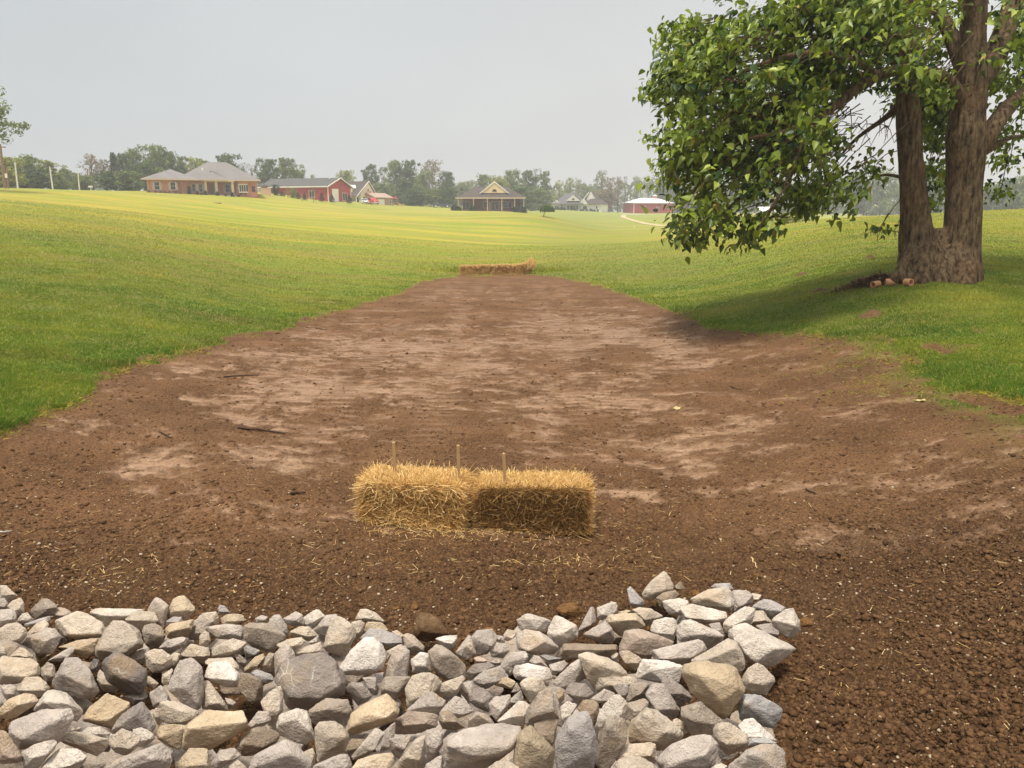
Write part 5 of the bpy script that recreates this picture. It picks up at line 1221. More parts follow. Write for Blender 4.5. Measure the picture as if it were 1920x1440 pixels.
def far_tree(px, top, w_, Y, kind, colr, label, cat='tree', group='trees along the far edge of the fields', base=None, name=None):
    tcount[0] += 1; j = tcount[0]; g_ = on(px, Y, base or 390)
    if base is not None: g_ = P(px, base, Y)
    h = P(px, top, Y).z-g_.z; wid = w_/F*(Y*cp)
    root = empty(name or {'conifer': 'conifer_tree', 'cone': 'conical_shrub'}.get(kind, 'field_tree'), g_, label=label, cat=cat, group=group)
    tm, ce = PROTO[kind][j % len(PROTO[kind])]; nat = {'edge': 1.1, 'round': .80, 'wide': 1.1, 'airy': .72, 'thin': .5, 'oval': .62, 'conifer': .5, 'cone': .72}[kind]
    for nm, me in (('trunk', tm), ('crown', ce)):
        o = link(nm, me, None, root); o.color = srgb(*GREEN[colr]); o.color = tuple(c*(.9+.2*((j*37) % 11)/10.) for c in o.color[:3])+(1,)
    root.scale = (wid/nat, wid/nat, h); root.rotation_euler = (0, 0, j*2.399); return root
FT = [
 (28,296,50,150,'round','y','round light green tree behind the leaning poles at the far left'),(62,293,52,160,'round','g','full green tree between the first two white poles'),(100,301,44,165,'oval','y','light green tree just right of the second white pole'),
 (128,318,40,185,'round','g','low green tree right of the third pole gap'),(148,326,30,190,'round','p','small pale bush like tree where the sky dips lowest at left'),(82,318,44,158,'round','d','darker short tree in front of the light green ones at left'),
 (40,322,46,158,'round','d','dark short tree behind the brown pole at left'),(110,326,40,168,'round','g','short green tree behind the white poles'),(8,310,40,150,'round','g','green tree at the left edge behind the brown poles'),
 (180,290,44,190,'airy','r','thin reddish brown half bare tree left of the brick house'),(203,298,34,192,'airy','r','second reddish thinning tree beside the dark conifer'),(222,284,30,196,'conifer','k','dark pointed conifer left of the brick house'),
 (240,290,32,200,'round','d','dark green tree right of the dark conifer'),(262,282,46,206,'round','g','tall mid green tree behind the left end of the brick house'),(300,275,56,212,'round','g','tallest rounded tree behind the brick house'),
 (324,286,44,215,'round','d','dark tree behind the middle of the brick house roof'),(345,294,40,220,'oval','g','pointed green tree behind the brick roof'),(372,298,46,225,'round','y','yellowish green tree behind the brick roof peak'),(392,302,34,230,'oval','g','narrow green tree just right of the yellowish one'),
 (165,330,44,175,'round','g','wide low leafy tree left of the brick house, nearest the white sign'),(205,322,50,170,'round','d','dark low leafy tree standing before the thinning trees'),(245,322,52,172,'round','g','broad low tree touching the left wall of the brick house'),(280,306,44,192,'round','d','dark leafy tree just above the left roof end'),
 (432,291,54,225,'round','d','round airy dark tree beyond the right roof slope of the brick house'),(462,305,26,240,'thin','b','bare pale thin tree right of the brick house'),(476,308,22,240,'thin','b','second bare thin tree right of the brick house'),
 (505,299,52,235,'wide','d','broad dark tree behind the red workshop, left part'),(540,298,60,240,'wide','g','big spreading tree behind the red workshop roof'),(562,318,34,250,'round','g','smaller tree at the right flank of the spreading tree'),(590,329,16,300,'round','p','tiny far tree top showing above the red workshop roof'),
 (652,321,34,270,'round','y','lone light green round tree above the gable of the red workshop'),(698,308,34,300,'oval','d','tall narrow dark tree right of the cream house'),(722,318,30,320,'thin','b','thin pale tree next to the tall narrow one'),
 (745,303,46,285,'round','g','tall full tree right of the cream house'),(770,302,46,288,'oval','d','tall dark tree, right neighbour of the full one'),(762,335,60,262,'conifer','d','broad conifer low in front of the tall trees'),(812,300,52,300,'airy','r','half bare reddish tree with a forked pale top'),
 (795,322,40,280,'round','g','bushy green tree below the half bare one'),(838,324,40,282,'round','d','dark tree left of the porch house roof'),(718,345,50,262,'round','g','low tree behind the small garage'),(780,352,46,252,'round','d','low dark tree left of the blue truck'),(815,355,46,250,'round','g','low green bushy tree behind the blue truck'),
 (842,352,36,248,'round','d','low dark tree touching the porch house on the left'),(866,343,34,330,'round','p','pale far tree just left of the porch house ridge'),(884,340,28,340,'round','p','pale far tree above the porch house left roof slope'),
 (908,329,40,300,'round','g','tree behind the porch house, left of its gable'),(935,332,44,290,'round','y','yellow green tree right behind the porch house gable'),(962,321,46,300,'round','g','tall tree behind the right roof of the porch house'),(990,320,38,305,'oval','d','darker tall tree right of the porch house'),(1004,316,22,310,'thin','d','narrow spiky tree with the highest top right of the porch house'),
 (1020,322,30,315,'oval','g','tall dense tree left of the white house'),(975,350,60,265,'round','d','wide low tree at the right end of the porch house'),(1010,355,50,280,'round','g','low dense tree behind the little umbrella shaped tree'),
 (1048,338,26,360,'airy','y','open airy tree above the left part of the white house'),(1068,333,26,365,'airy','y','airy upright tree above the white house roof'),(1084,336,22,370,'airy','p','narrow airy tree above the white house right gable'),(1102,350,28,372,'round','g','low green tree behind the white house right side'),
 (1126,320,34,350,'airy','p','tall airy tree between the white house and the red barn'),(1144,332,34,345,'airy','r','reddish airy tree left of the red barn'),(1158,331,26,352,'airy','r','second reddish airy tree nearest the bare gap'),(1171,332,12,350,'thin','b','single slim trunk tree standing alone in the gap'),
 (1192,330,30,375,'airy','p','tall open tree behind the left end of the red barn'),(1214,334,28,400,'airy','p','pale open tree behind the red barn roof'),(1240,332,40,410,'round','d','dense hazy tree behind the red barn cupola'),(1130,358,40,345,'round','r','low brownish tree behind the white house driveway side'),
 (1275,335,50,420,'round','g','hazy tree right of the red barn, half hidden by leaves'),(1320,340,52,420,'round','d','hazy dark tree seen below the big crown'),(1370,345,56,410,'round','g','hazy round tree under the hanging branches'),(1420,344,54,400,'round','d','hazy tree behind the wild bush'),
 (1465,345,50,380,'round','g','hazy tree just right of the wild bush'),(1508,340,52,370,'round','d','hazy dense tree left of the twin trunk, farther one'),(1555,334,56,350,'round','g','hazy tree in the open view left of the twin trunk'),(1605,326,56,330,'round','d','hazy tall tree left of the twin trunk'),(1650,322,56,320,'round','g','hazy tall tree touching the left trunk'),
 (1700,330,60,300,'round','g','hazy tree hidden behind the left trunk'),(1750,328,50,300,'round','d','hazy tree seen between the two trunks'),(1850,345,52,260,'round','g','tree right of the main trunk, first beyond the yellow field'),(1885,338,48,255,'round','d','second tree right of the main trunk'),(1915,332,46,250,'round','g','tree at the right edge beyond the yellow field'),
 (1955,330,60,250,'round','d','tree just beyond the right edge of the view'),
]
for a in FT:
    far_tree(*a[:6], a[6])
# closer tree cut by the left edge
far_tree(-62, 150, 240, 108, 'edge', 'g', 'tree cut by the left edge, only its drooping right branches in view', group='trees at the left edge')
far_tree(1470, 400, 62, 74, 'round', 'y', 'wild pale green bush on the rise behind the hanging branches', 'bush', 'wild bushes on the rise', name='wild_bush', base=447)
far_tree(1510, 410, 34, 76, 'round', 'g', 'smaller grassy bush right of the wild bush', 'bush', 'wild bushes on the rise', name='wild_bush', base=441)
# far wood that reads as one mass
r = np.random.default_rng(91); n = 26000; px = r.uniform(-150, 2100, n); Yw = r.uniform(430, 520, n)
tp_ = 346+14*(fbm2(px/60., px*0, 3, 241)-.5)*2; py = tp_+(402-tp_)*r.random(n)**.8
py = py + 0; k = (fbm2(px/16., py/9., 3, 243) > .30); px, py, Yw = px[k], py[k], Yw[k]; n = len(px)
xc = (px-960)/F; yc = (720-py)/F; kk = Yw/(cp+yc*sp); c = np.stack([xc*kk, Yw, EYE+(-sp+yc*cp)*kk], 1)
a1 = r.normal(size=(n, 3)); a2 = r.normal(size=(n, 3)); s = 1.1
V = np.stack([c-a1*s*.7, c-a2*s*.5, c+a1*s*.7, c+a2*s*.5], 1).reshape(-1, 3)
o = link('distant_woods', np_mesh('distant_woods', V, (np.arange(n)*4)[:, None]+np.arange(4)[None], False, {'tint': np.repeat(.25+.4*r.random(n), 4)}), MFF)
o.color = srgb(92, 106, 66); tag(o, 'low hazy woods closing the fields far behind the houses', 'woods', kind='stuff')

# ---------------------------------------------------------------- houses and what stands by them
def brick_mat(name, c1, c2, mortar, sc=1.0):
    t = NT(name); co = t.n('TexCoord').outputs['Object']; s = t.n('SeparateXYZ', {0: co})
    v = t.n('CombineXYZ', {0: t.math('ADD', s.outputs[0], s.outputs[1]), 1: s.outputs[2]}).outputs[0]
    b = t.n('TexBrick', {'Vector': v, 'Color1': c1, 'Color2': c2, 'Mortar': mortar, 'Scale': 1.0, 'Mortar Size': .008, 'Brick Width': .22, 'Row Height': .075})
    g = t.mix(t.ramp(t.noise(co, .8, 4), .35, .7, 0, .3), b.outputs['Color'], c2); return t.done(g, .9, spec=.2)
def siding_mat(name, col, pitch=.2, vertical=False, depth=.8):
    t = NT(name); co = t.n('TexCoord').outputs['Object']; s = t.n('SeparateXYZ', {0: co})
    a = t.math('ADD', s.outputs[0], s.outputs[1]) if vertical else s.outputs[2]
    f = t.math('FRACT', t.math('DIVIDE', a, pitch)); g = t.mix(t.ramp(f, .1, .0), col, tuple(c*depth for c in col[:3])+(1,))
    g = t.mix(t.ramp(t.noise(co, .6, 4), .3, .7, 0, .12), g, c4(.4, .37, .33)); return t.done(g, .75, spec=.25)
def roof_mat(name, a, b):
    t = NT(name); co = t.n('TexCoord').outputs['Object']
    g = t.mix(t.noise(t.scalev(co, (3, 3, 9)), 1.6, 5, .7), a, b); g = t.mix(t.ramp(t.noise(co, .35, 3), .4, .6, 0, .35), g, a); return t.done(g, .9, spec=.2)
M_PINK = brick_mat('pink_brick', srgb(214, 142, 120), srgb(198, 124, 104), srgb(206, 176, 158)); M_BRK = brick_mat('dark_brick', srgb(122, 84, 72), srgb(104, 72, 62), srgb(132, 106, 94))
M_RED = siding_mat('red_siding', srgb(176, 58, 54), .28, True); M_RED2 = siding_mat('red_metal', srgb(178, 62, 64), .3, True, .88); M_CREAM = siding_mat('cream_siding', srgb(238, 224, 194)); M_WHS = siding_mat('white_siding', srgb(242, 238, 230)); M_TAN = siding_mat('tan_boards', srgb(206, 172, 140), .18, True)
M_RG = roof_mat('grey_shingle', srgb(112, 108, 106), srgb(142, 136, 134)); M_RD = roof_mat('dark_shingle', srgb(76, 76, 74), srgb(104, 102, 98)); M_RB = roof_mat('brown_black_shingle', srgb(72, 64, 60), srgb(98, 88, 82)); M_RW = simple('white_roof_metal', srgb(226, 222, 220), .5, .05); M_RT = roof_mat('tan_shingle', srgb(160, 136, 122), srgb(184, 158, 142))
M_WH = simple('white_trim', srgb(242, 238, 230), .6, .05); M_TRM = simple('beige_trim', srgb(206, 184, 156), .7, .06)
t = NT('window_glass'); MGL = t.done(c4(.03, .035, .04), .12, spec=.6)
M_DK = simple('dark_opening', srgb(46, 40, 38), .9, .1); M_POR = simple('porch_dark', srgb(70, 52, 46), .9, .2); M_CON = simple('concrete', srgb(178, 170, 158), .9, .1)
class House:
    def __init__(s, name, label, cat, a, b, zb=None, group=None):
        """a, b: (px, row, distance) of the front wall's two base corners"""
        A = P(*a); B = P(*b); A.z = B.z = zb if zb is not None else min(A.z, B.z)+.05
        s.L = (B-A).length; s.root = empty(name, A, math.atan2(B.y-A.y, B.x-A.x), label=label, cat=cat, group=group)
    def part(s, name, mat, mb, parent=None): return mb.build(name, mat, parent or s.root)
    def win(s, x, z, w_, h, y=0., frame=None, cols=1, rows=1, shutters=None, name='window', axis='y', t_=.09, glass=None):
        m = MB(); g = MB(); f = t_
        def bx(mm, x0, x1, d0, d1, z0, z1):
            if axis == 'y': mm.box(x0, x1, y+d0, y+d1, z0, z1)
            else: mm.box(y-d1, y-d0, x0, x1, z0, z1)
        bx(m, x-f, x+w_+f, -.06, .0, z+h, z+h+f); bx(m, x-f, x+w_+f, -.06, .0, z-f, z); bx(m, x-f, x, -.06, .0, z, z+h); bx(m, x+w_, x+w_+f, -.06, .0, z, z+h)
        for k in range(1, cols): bx(m, x+w_*k/cols-.035, x+w_*k/cols+.035, -.05, -.012, z, z+h)
        for k in range(1, rows): bx(m, x, x+w_, -.045, -.013, z+h*k/rows-.025, z+h*k/rows+.025)
        o = m.build(name, frame or M_WH, s.root); bx(g, x, x+w_, -.02, -.004, z, z+h); g.build('pane', glass or MGL, o)
        if shutters:
            for q in (x-f-.42, x+w_+f): mm = MB(); bx(mm, q+.02, q+.40, -.05, .0, z-.05, z+h+.05); mm.build('shutter', shutters, s.root)
        return o
    def post(s, x, y, z0, z1, w_=.2, mat=None, name='porch_column', caps=True):
        m = MB().box(x-w_/2, x+w_/2, y-w_/2, y+w_/2, z0, z1)
        if caps: m.box(x-w_*.72, x+w_*.72, y-w_*.72, y+w_*.72, z0-.002, z0+w_*.5); m.box(x-w_*.72, x+w_*.72, y-w_*.72, y+w_*.72, z1-w_*.45, z1+.002)
        return s.part(name, mat or M_TRM, m)
def shrub(o, x, y, r_, h, label, mat_col='k', sd=0, name='round_shrub', group=None, z=None):
    """small clipped shrub beside a house; x,y in the house's frame"""
    q = o.root.matrix_basis @ Vector((x, y, 0)) if o else Vector((x, y, 0))
    root = empty(name, (q.x, q.y, (H(q.x, q.y) if z is None else z)), label=label, cat='shrub', group=group)
    tm, ce = SHR; a = link('stem', tm, None, root); b = link('foliage', ce, None, root)
    for w_ in (a, b): w_.color = srgb(*GREEN[mat_col])
    root.scale = (r_*2, r_*2, h); root.rotation_euler = (0, 0, sd*1.7); return root
rq = np.random.default_rng(9); n = 900; d = rq.normal(size=(n, 3)); d /= np.linalg.norm(d, axis=1)[:, None]; d[:, 2] = np.abs(d[:, 2])*1.0
c = d*np.array([.46, .46, .9])*(rq.random(n)**.3)[:, None]*(1+.1*rq.normal(size=(n, 1))); c[:, 2] += .06; a1 = rq.normal(size=(n, 3))*.035; a2 = rq.normal(size=(n, 3))*.035; a1[:, 2] *= 1.4
ce = np_mesh('shrub_foliage', np.stack([c-a1, c-a2, c+a1, c+a2], 1).reshape(-1, 3), (np.arange(n)*4)[:, None]+np.arange(4)[None], False, {'tint': np.repeat(.25+.5*rq.random(n), 4)}); ce.materials.append(MFF)
m = MB(); m.tube([(0, 0, -.1), (0, 0, .6)], [.04, .02], 6); tm = bpy.data.meshes.new('shrub_stem'); tm.from_pydata(m.v, [], m.f); tm.materials.append(MFB); SHR = (tm, ce)

# --- brick ranch house
bh = House('brick_house', 'long pink brick ranch house with grey hip roof on the hill at left', 'house', (277, 362.5, 163), (484, 366, 171)); L = bh.L; q = L/207.
X_ = lambda px: (px-277)*q            # along the facade, in photo pixels
eh = 2.95
m = MB().box(X_(277), X_(322), 0, 11, -.8, eh).box(X_(322), X_(355), .8, 11, -.8, eh).box(X_(355), X_(385), 1.6, 11, -.8, eh).box(X_(385), X_(442), 3.2, 11.2, -.8, eh).box(X_(442), X_(484), 1.4, 11, -.8, eh)
bh.part('wall', M_PINK, m)
m = MB().hip(X_(268), X_(372), -1.0, 11.2, eh, eh+2.4, 5.4).hip(X_(280), X_(338), -1.1, 6.4, eh+.01, eh+2.0, 3.2); m.hip(X_(330), X_(491), -.0, 12.6, eh+.02, eh+4.2, 6.6, .2); m.hip(X_(370), X_(428), -.7, 6, eh+.03, eh+2.1, 3.4)
rf = bh.part('roof', M_RG, m)
m = MB().box(X_(267.5), X_(372), -1.12, -1.0, eh-.06, eh+.16).box(X_(340), X_(491), -.82, -.70, eh-.05, eh+.17); bh.part('gutter', M_TRM, m)
bh.part('roof_vent', M_WH, MB().box(X_(379), X_(383), 3.2, 3.6, eh+2.2, eh+2.75), rf)
for x in (290.5, 320.0-.5): bh.win(X_(x), .95, .95, 1.5, 0 if x < 318 else .0, None, 1, 2, M_TRM)
for x in (358.5, 369): bh.win(X_(x), .6, .95, 1.6, 1.6, None, 1, 2, M_TRM)
bh.win(X_(402), .6, .5, 1.7, 3.2, None, 1, 2); bh.win(X_(422), .6, 1.0, 1.6, 3.2, None, 1, 2, M_TRM)
bw = bh.part('bay_window', M_WH, MB().box(X_(447), X_(465), .7, 1.4, .45, 2.35)); g = MB()
for k in range(4): g.box(X_(448)+k*X_(277+4.3)+.08, X_(448)+k*X_(277+4.3)+.43, .68, .70, .7, 2.1)
g.build('pane', MGL, bw); bh.part('bay_roof', M_PINK, MB().box(X_(446.5), X_(465.5), .6, 1.4, 2.36, eh-.02)); bh.part('flower_box', M_DK, MB().box(X_(448), X_(453), .5, .68, .1, .35).box(X_(458), X_(463), .5, .68, .1, .35))
bh.win(X_(473), .7, .7, 1.2, 1.4, M_PINK, 1, 2)
d_ = bh.part('door', simple('green_door', srgb(150, 142, 108), .6), MB().box(X_(395.5), X_(401), 3.1, 3.2, 0, 2.2)); bh.part('handle', M_DK, MB().box(X_(400), X_(400.6), 3.04, 3.1, 1.0, 1.15), d_)
for x in (384.5, 404.5, 435.5): bh.post(X_(x), -.1, -.6, eh-.05, .5, M_TRM)
bh.part('porch_floor', M_CON, MB().box(X_(383), X_(441), -.3, 3.2, -.8, -.02)); bh.part('porch_beam', M_TRM, MB().box(X_(383), X_(440), -.3, .1, eh-.28, eh-.02))
for x, y in ((278.3, -.06), (301, -.06), (340, .74)): m = MB().box(X_(x), X_(x)+.12, y, y+.06, -.5, eh-.25).box(X_(x), X_(x)+.12, y-.4, y+.06, eh-.25, eh-.12); bh.part('downspout', M_TRM, m)
for k, x in enumerate((280.5, 292, 301, 309, 317, 327, 336.5)): shrub(bh, X_(x), -1.3, .38, .6, f'small dark red shrub before the brick house wall, number {["one","two","three","four","five","six","seven"][k]} from its left end', 'r', k, group='low shrubs along the brick house')
for k, (x, hh, rr_, lab) in enumerate(((353, 1.9, .42, 'tall dark pointed shrub in the corner beside the twin windows of the brick house'), (367.5, .9, .35, 'dark shrub under the twin windows of the brick house'), (383, 1.1, .4, 'dark shrub at the first porch column'), (405, 1.0, .4, 'dark shrub at the middle porch column'), (434, 1.1, .4, 'dark shrub at the last porch column'), (446, .5, .35, 'small shrub below the bay window'), (375, .5, .3, 'tiny low shrub between the twin windows and the porch'), (421, .5, .3, 'tiny low shrub before the brick porch'))):
    shrub(bh, X_(x), -.9 if x < 440 else .2, rr_, hh, lab, 'k', k)
# tan board fence
fz = House('board_fence', 'short tan board privacy fence between the brick house and the red workshop', 'fence', (489, 369, 186), (507.5, 370.5, 184)); fz.part('board_panel', M_TAN, MB().box(0, fz.L, 0, .06, -1, 2.1)); fz.part('cap_rail', M_TRM, MB().box(-.03, fz.L+.03, -.03, .09, 2.1, 2.18))
for x in (0, fz.L/2, fz.L): fz.part('post', M_TRM, MB().box(x-.06, x+.06, .06, .18, -1, 2.15))
hp = House('small_hut', 'small brick hut with dark roof peeking out behind the board fence', 'hut', (490, 366, 200), (496, 366.5, 200)); hp.part('wall', M_PINK, MB().box(0, hp.L, 0, 3, -.5, 2.2)); hp.part('roof', M_RD, MB().hip(-.8, hp.L+.4, -.5, 3.5, 2.2, 3.3, 1.2))

# --- red workshop
c0 = P(616, 377.6, 200); aL = P(616, 377.6, 200)+Vector((-.95, .31, 0))*20.4
rb = House('red_workshop', 'long red workshop with dark roof, white trim and white gable door', 'workshop', (616, 377.6, 200), (616, 377.6, 200)); rb.root.rotation_euler = (0, 0, math.atan2(-.31, .95)); W, Dp, hh, rg = 20.4, 11.5, 3.75, 5.9
# frame: x along the long wall, ending at 0 at the near corner (x from -W to 0), y away
m = MB().box(-W, 0, 0, Dp, -1.2, hh); m.prismx([(0, hh), (Dp, hh), (Dp/2, rg-.15)], -W, 0); rb.part('wall', M_RED, m)
m = MB().prismx([(-.5, hh-.17), (Dp/2, rg), (Dp+.5, hh-.17), (Dp+.5, hh+.03), (Dp/2, rg+.2), (-.5, hh+.03)], -W-.5, .45); rf = rb.part('roof', M_RD, m)
m = MB().box(-W-.5, .45, -.62, -.5, hh-.25, hh+.02); m.prismx([(-.62, hh-.2), (-.62, hh+.06), (Dp/2, rg+.25), (Dp+.62, hh+.06), (Dp+.62, hh-.2), (Dp/2, rg-.02)], .45, .58); rb.part('trim_board', M_WH, m)
rb.part('corner_board', M_WH, MB().box(-.12, .06, -.06, .12, -1.2, hh)); rb.part('corner_board', M_WH, MB().box(-.12, .06, Dp-.12, Dp+.06, -1.2, hh))
rb.win(-5.6, .9, 1.5, 1.7, 0, None, 2, 1)
def gwin(b_, y0, z, w_, h, cols=1, nm='window', face=0.0, glass=None):    # on the gable end facing +x
    m = MB(); f = .09; X0 = face
    for (a0, a1, z0, z1) in ((y0-f, y0+w_+f, z+h, z+h+f), (y0-f, y0+w_+f, z-f, z), (y0-f, y0, z, z+h), (y0+w_, y0+w_+f, z, z+h)): m.box(X0, X0+.06, a0, a1, z0, z1)
    for k in range(1, cols): m.box(X0+.01, X0+.05, y0+w_*k/cols-.03, y0+w_*k/cols+.03, z, z+h)
    o = m.build(nm, M_WH, b_.root); MB().box(X0+.004, X0+.02, y0, y0+w_, z, z+h).build('pane', glass or MGL, o)
gwin(rb, 7.2, .3, 2.2, 1.9, 2)
d_ = rb.part('door', M_WH, MB().box(0, .08, 1.9, 5.0, -.6, 3.2)); rb.part('handle', M_DK, MB().box(.08, .14, 2.1, 2.2, .9, 1.2), d_)
rb.part('drain_pipe', simple('grey_pipe', srgb(130, 110, 100), .6), MB().box(.02, .1, 6.1, 6.2, -.8, 4.4)); rb.part('vent_pipe', M_WH, MB().box(-2.6, -2.4, Dp/2-.8, Dp/2-.6, rg-.3, rg+.35), rf)
def place_tree(px, top, base, w_, Y, kind, col, lab, name=None, cat='shrub', group='shrubs and saplings round the red workshop'):
    far_tree(px, top, w_, Y, kind, col, lab, cat, group, base=base, name=name)
place_tree(517, 346, 369, 16, 190, 'oval', 'k', 'tallest dark green shrub at the left end of the red workshop wall', 'leafy_shrub')
place_tree(529, 358, 371.5, 14, 190, 'cone', 'k', 'rounded dark shrub second from the left along the red workshop'); place_tree(551, 352, 375, 13, 190, 'oval', 'y', 'pale yellow green shrub along the red workshop wall', 'leafy_shrub')
place_tree(559.5, 361, 375.5, 12, 189, 'cone', 'k', 'dark cone shrub right beside the pale yellow green one'); place_tree(571.5, 361, 376.5, 11, 189, 'cone', 'k', 'dark cone shrub in the middle of the red workshop wall')
place_tree(603.5, 361, 378, 13, 190, 'cone', 'k', 'dark cone shrub right of the workshop window'); place_tree(622.5, 364, 379.5, 12, 190, 'cone', 'k', 'dark cone shrub before the white gable door'); place_tree(655, 366, 381.5, 13, 196, 'cone', 'k', 'dark cone shrub at the right corner of the workshop gable')
place_tree(540, 350, 374, 8, 188, 'thin', 'y', 'slim young tree with sparse leaves before the red workshop wall', 'sapling', 'sapling'); place_tree(566.5, 362, 381, 5, 176, 'thin', 'p', 'tiny staked sapling on the grass nearest the camera', 'sapling', 'sapling'); place_tree(588, 350, 379, 10, 182, 'thin', 'g', 'slim sapling just left of the workshop window', 'sapling', 'sapling')

# --- cream house behind the workshop
ch = House('cream_house', 'cream one and a half storey house with two dormers and a white porch', 'house', (677, 383, 232), (677, 383, 232)); ch.root.rotation_euler = (0, 0, math.atan2(-.4, .917)); W, Dp = 9.5, 7.6
m = MB().box(-W, 0, 0, Dp, -1, 3.0); m.prismx([(0, 3.0), (Dp, 3.0), (Dp/2+.3, 6.55)], -W, 0); ch.part('wall', M_CREAM, m)
m = MB().prismx([(-2.4, 2.1), (Dp/2+.3, 6.6), (Dp+.5, 2.75), (Dp+.5, 2.95), (Dp/2+.3, 6.82), (-2.4, 2.3)], -W-.3, .3); rf = ch.part('roof', M_RB, m)
ch.part('trim_board', M_WH, MB().prismx([(-2.5, 2.05), (Dp/2+.3, 6.6), (Dp+.6, 2.7), (Dp+.6, 2.98), (Dp/2+.3, 6.9), (-2.5, 2.33)], .3, .42))
for x in (-7.0, -3.3):
    dm = ch.part('dormer', M_CREAM, MB().prism([(x-.75, 3.2), (x+.75, 3.2), (x+.75, 4.7), (x, 5.4), (x-.75, 4.7)], -.6, 3.2)); dm2 = ch.part('dormer_roof', M_WH, MB().prism([(x-1.0, 4.55), (x-1.0, 4.72), (x, 5.62), (x+1.0, 4.72), (x+1.0, 4.55), (x, 5.42)], -.8, 3.2), dm); ch.part('pane', MGL, MB().box(x-.35, x+.35, -.64, -.6, 3.5, 4.6), dm)
gwin(ch, 3.6, 3.2, .7, 1.3, 1); gwin(ch, 1.2, .7, .9, 1.4, 1)
for x in (-9.2, -6.9, -4.6, -2.3, -.1): ch.post(x, -2.2, -.5, 2.1, .16, M_WH)
m = MB().box(-9.3, 0, -2.25, -2.17, .62, .72).box(-9.3, 0, -2.25, -2.17, -.3, -.2)
for k in range(40): m.box(-9.3+k*.235, -9.24+k*.235, -2.23, -2.19, -.2, .62)
ch.part('porch_railing', M_WH, m); ch.part('porch_floor', M_WH, MB().box(-9.4, .1, -2.4, 0, -1, -.3))
for x in (-8.2, -5.9, -1.6): ch.win(x, .5, .9, 1.4, 0, None, 1, 2)
ch.part('door', M_DK, MB().box(-4.2, -3.2, -.05, 0, -.3, 1.9))
# --- small garage
ga = House('small_garage', 'small tan garage with white door and brick cupola right of the cream house', 'garage', (704, 385, 232), (735, 386, 238)); L = ga.L; m = MB().box(0, L, 0, 6.5, -.6, 2.35); m.prismx([(0, 2.35), (6.5, 2.35), (3.25, 3.6)], 0, L); ga.part('wall', simple('tan_wall', srgb(176, 150, 132), .9), m)
rf = ga.part('roof', M_RT, MB().prismx([(-.4, 2.2), (3.25, 3.62), (6.9, 2.2), (6.9, 2.38), (3.25, 3.8), (-.4, 2.38)], -.3, L+.5)); cu = ga.part('cupola', M_PINK, MB().box(.3, 1.1, 2.8, 3.6, 3.4, 4.3), rf)
d_ = ga.part('door', M_WH, MB().box(1.1, 3.9, -.06, 0, -.4, 1.85)); ga.part('handle', M_DK, MB().box(2.4, 2.6, -.1, -.06, .3, .38), d_); ga.win(L-1.1, .6, .7, 1.0, 0, None, 1, 1)
# --- playset
ps = House('wooden_playset', 'wooden playset with red canopy and a slide beside the small garage', 'playset', (735, 386.5, 232), (748, 387, 232)); M_WD = simple('cedar', srgb(176, 122, 86), .8)
for x in (.2, 1.5): 
    for y in (0, 1.2): ps.part('leg', M_WD, MB().box(x-.06, x+.06, y-.06, y+.06, -.4, 2.3))
ps.part('deck', M_WD, MB().box(.1, 1.6, -.1, 1.3, 1.0, 1.1)); ps.part('canopy', simple('red_canvas', srgb(200, 90, 84), .8), MB().prism([(.0, 2.2), (1.7, 2.2), (.85, 2.9)], -.15, 1.35)); ps.part('swing_beam', M_WD, MB().box(-2.2, .2, .5, .62, 2.0, 2.12)); ps.part('swing_frame', M_WD, MB().tube([(-2.2, .1, -.4), (-2.1, .56, 2.1), (-2.2, 1.1, -.4)], .06, 5)); ps.part('slide', simple('orange_slide', srgb(214, 140, 104), .5), MB().prism([(1.6, 1.05), (1.75, 1.15), (3.2, -.1), (3.1, -.25)], .2, .9))

# --- vehicles
M_TYR = simple('tyre_rubber', c4(.03), .8); M_RIM = simple('rim', c4(.75), .4)
def wheel(parent, x, y, r_, rim=None):
    n = 16; m = MB().tube([(x, y-.11, r_), (x, y+.11, r_)], r_, n); w_ = m.build('wheel', M_TYR, parent); MB().tube([(x, y-.125, r_), (x, y+.125, r_)], r_*.62, 12).build('rim', rim or M_RIM, w_)
def paint(name, col): t = NT(name); return t.done(col, .3, spec=.5, **{'Coat Weight': .6})
def pickup(name, label, g_, rz, col, cat='pickup truck', rim=None):
    e = empty(name, g_, rz, label=label, cat=cat); p = paint(name+'_paint', col)
    b = MB().prism([(-2.85, .55), (-2.85, 1.12), (-.75, 1.14), (-.75, 1.12), (.95, 1.14), (2.35, 1.06), (2.75, .95), (2.8, .5), (2.6, .42), (-2.75, .42)], -.95, .95); b.build('body', p, e)
    cb = MB().prism([(-.95, 1.14), (-.8, 1.78), (-.6, 1.86), (.55, 1.86), (.75, 1.8), (1.35, 1.14)], -.80, .80).build('cab', p, e); g = MB()
    for s in (-1, 1): y0, y1 = (.795, .815) if s > 0 else (-.815, -.795); g.prism([(-.72, 1.2), (-.62, 1.74), (.08, 1.74), (.08, 1.2)], y0, y1); g.prism([(.18, 1.2), (.18, 1.74), (.62, 1.74), (1.1, 1.2)], y0, y1)
    g.build('side_window', MGL, cb)
    MB().box(-2.75, -1.0, -.8, .8, 1.121, 1.14).build('cargo_bed', M_DK, e)
    for x in (-1.85, 1.8):
        for y in (-.86, .86): wheel(e, x, y, .40, rim)
    for y in (-.7, .7): MB().box(2.72, 2.82, y-.18, y+.18, .72, .92).build('headlight', M_WH, e)
    MB().box(2.7, 2.86, -.95, .95, .42, .6).build('bumper', M_RIM, e); MB().box(-2.95, -2.83, -.95, .95, .45, .62).build('bumper', M_RIM, e)
    return e
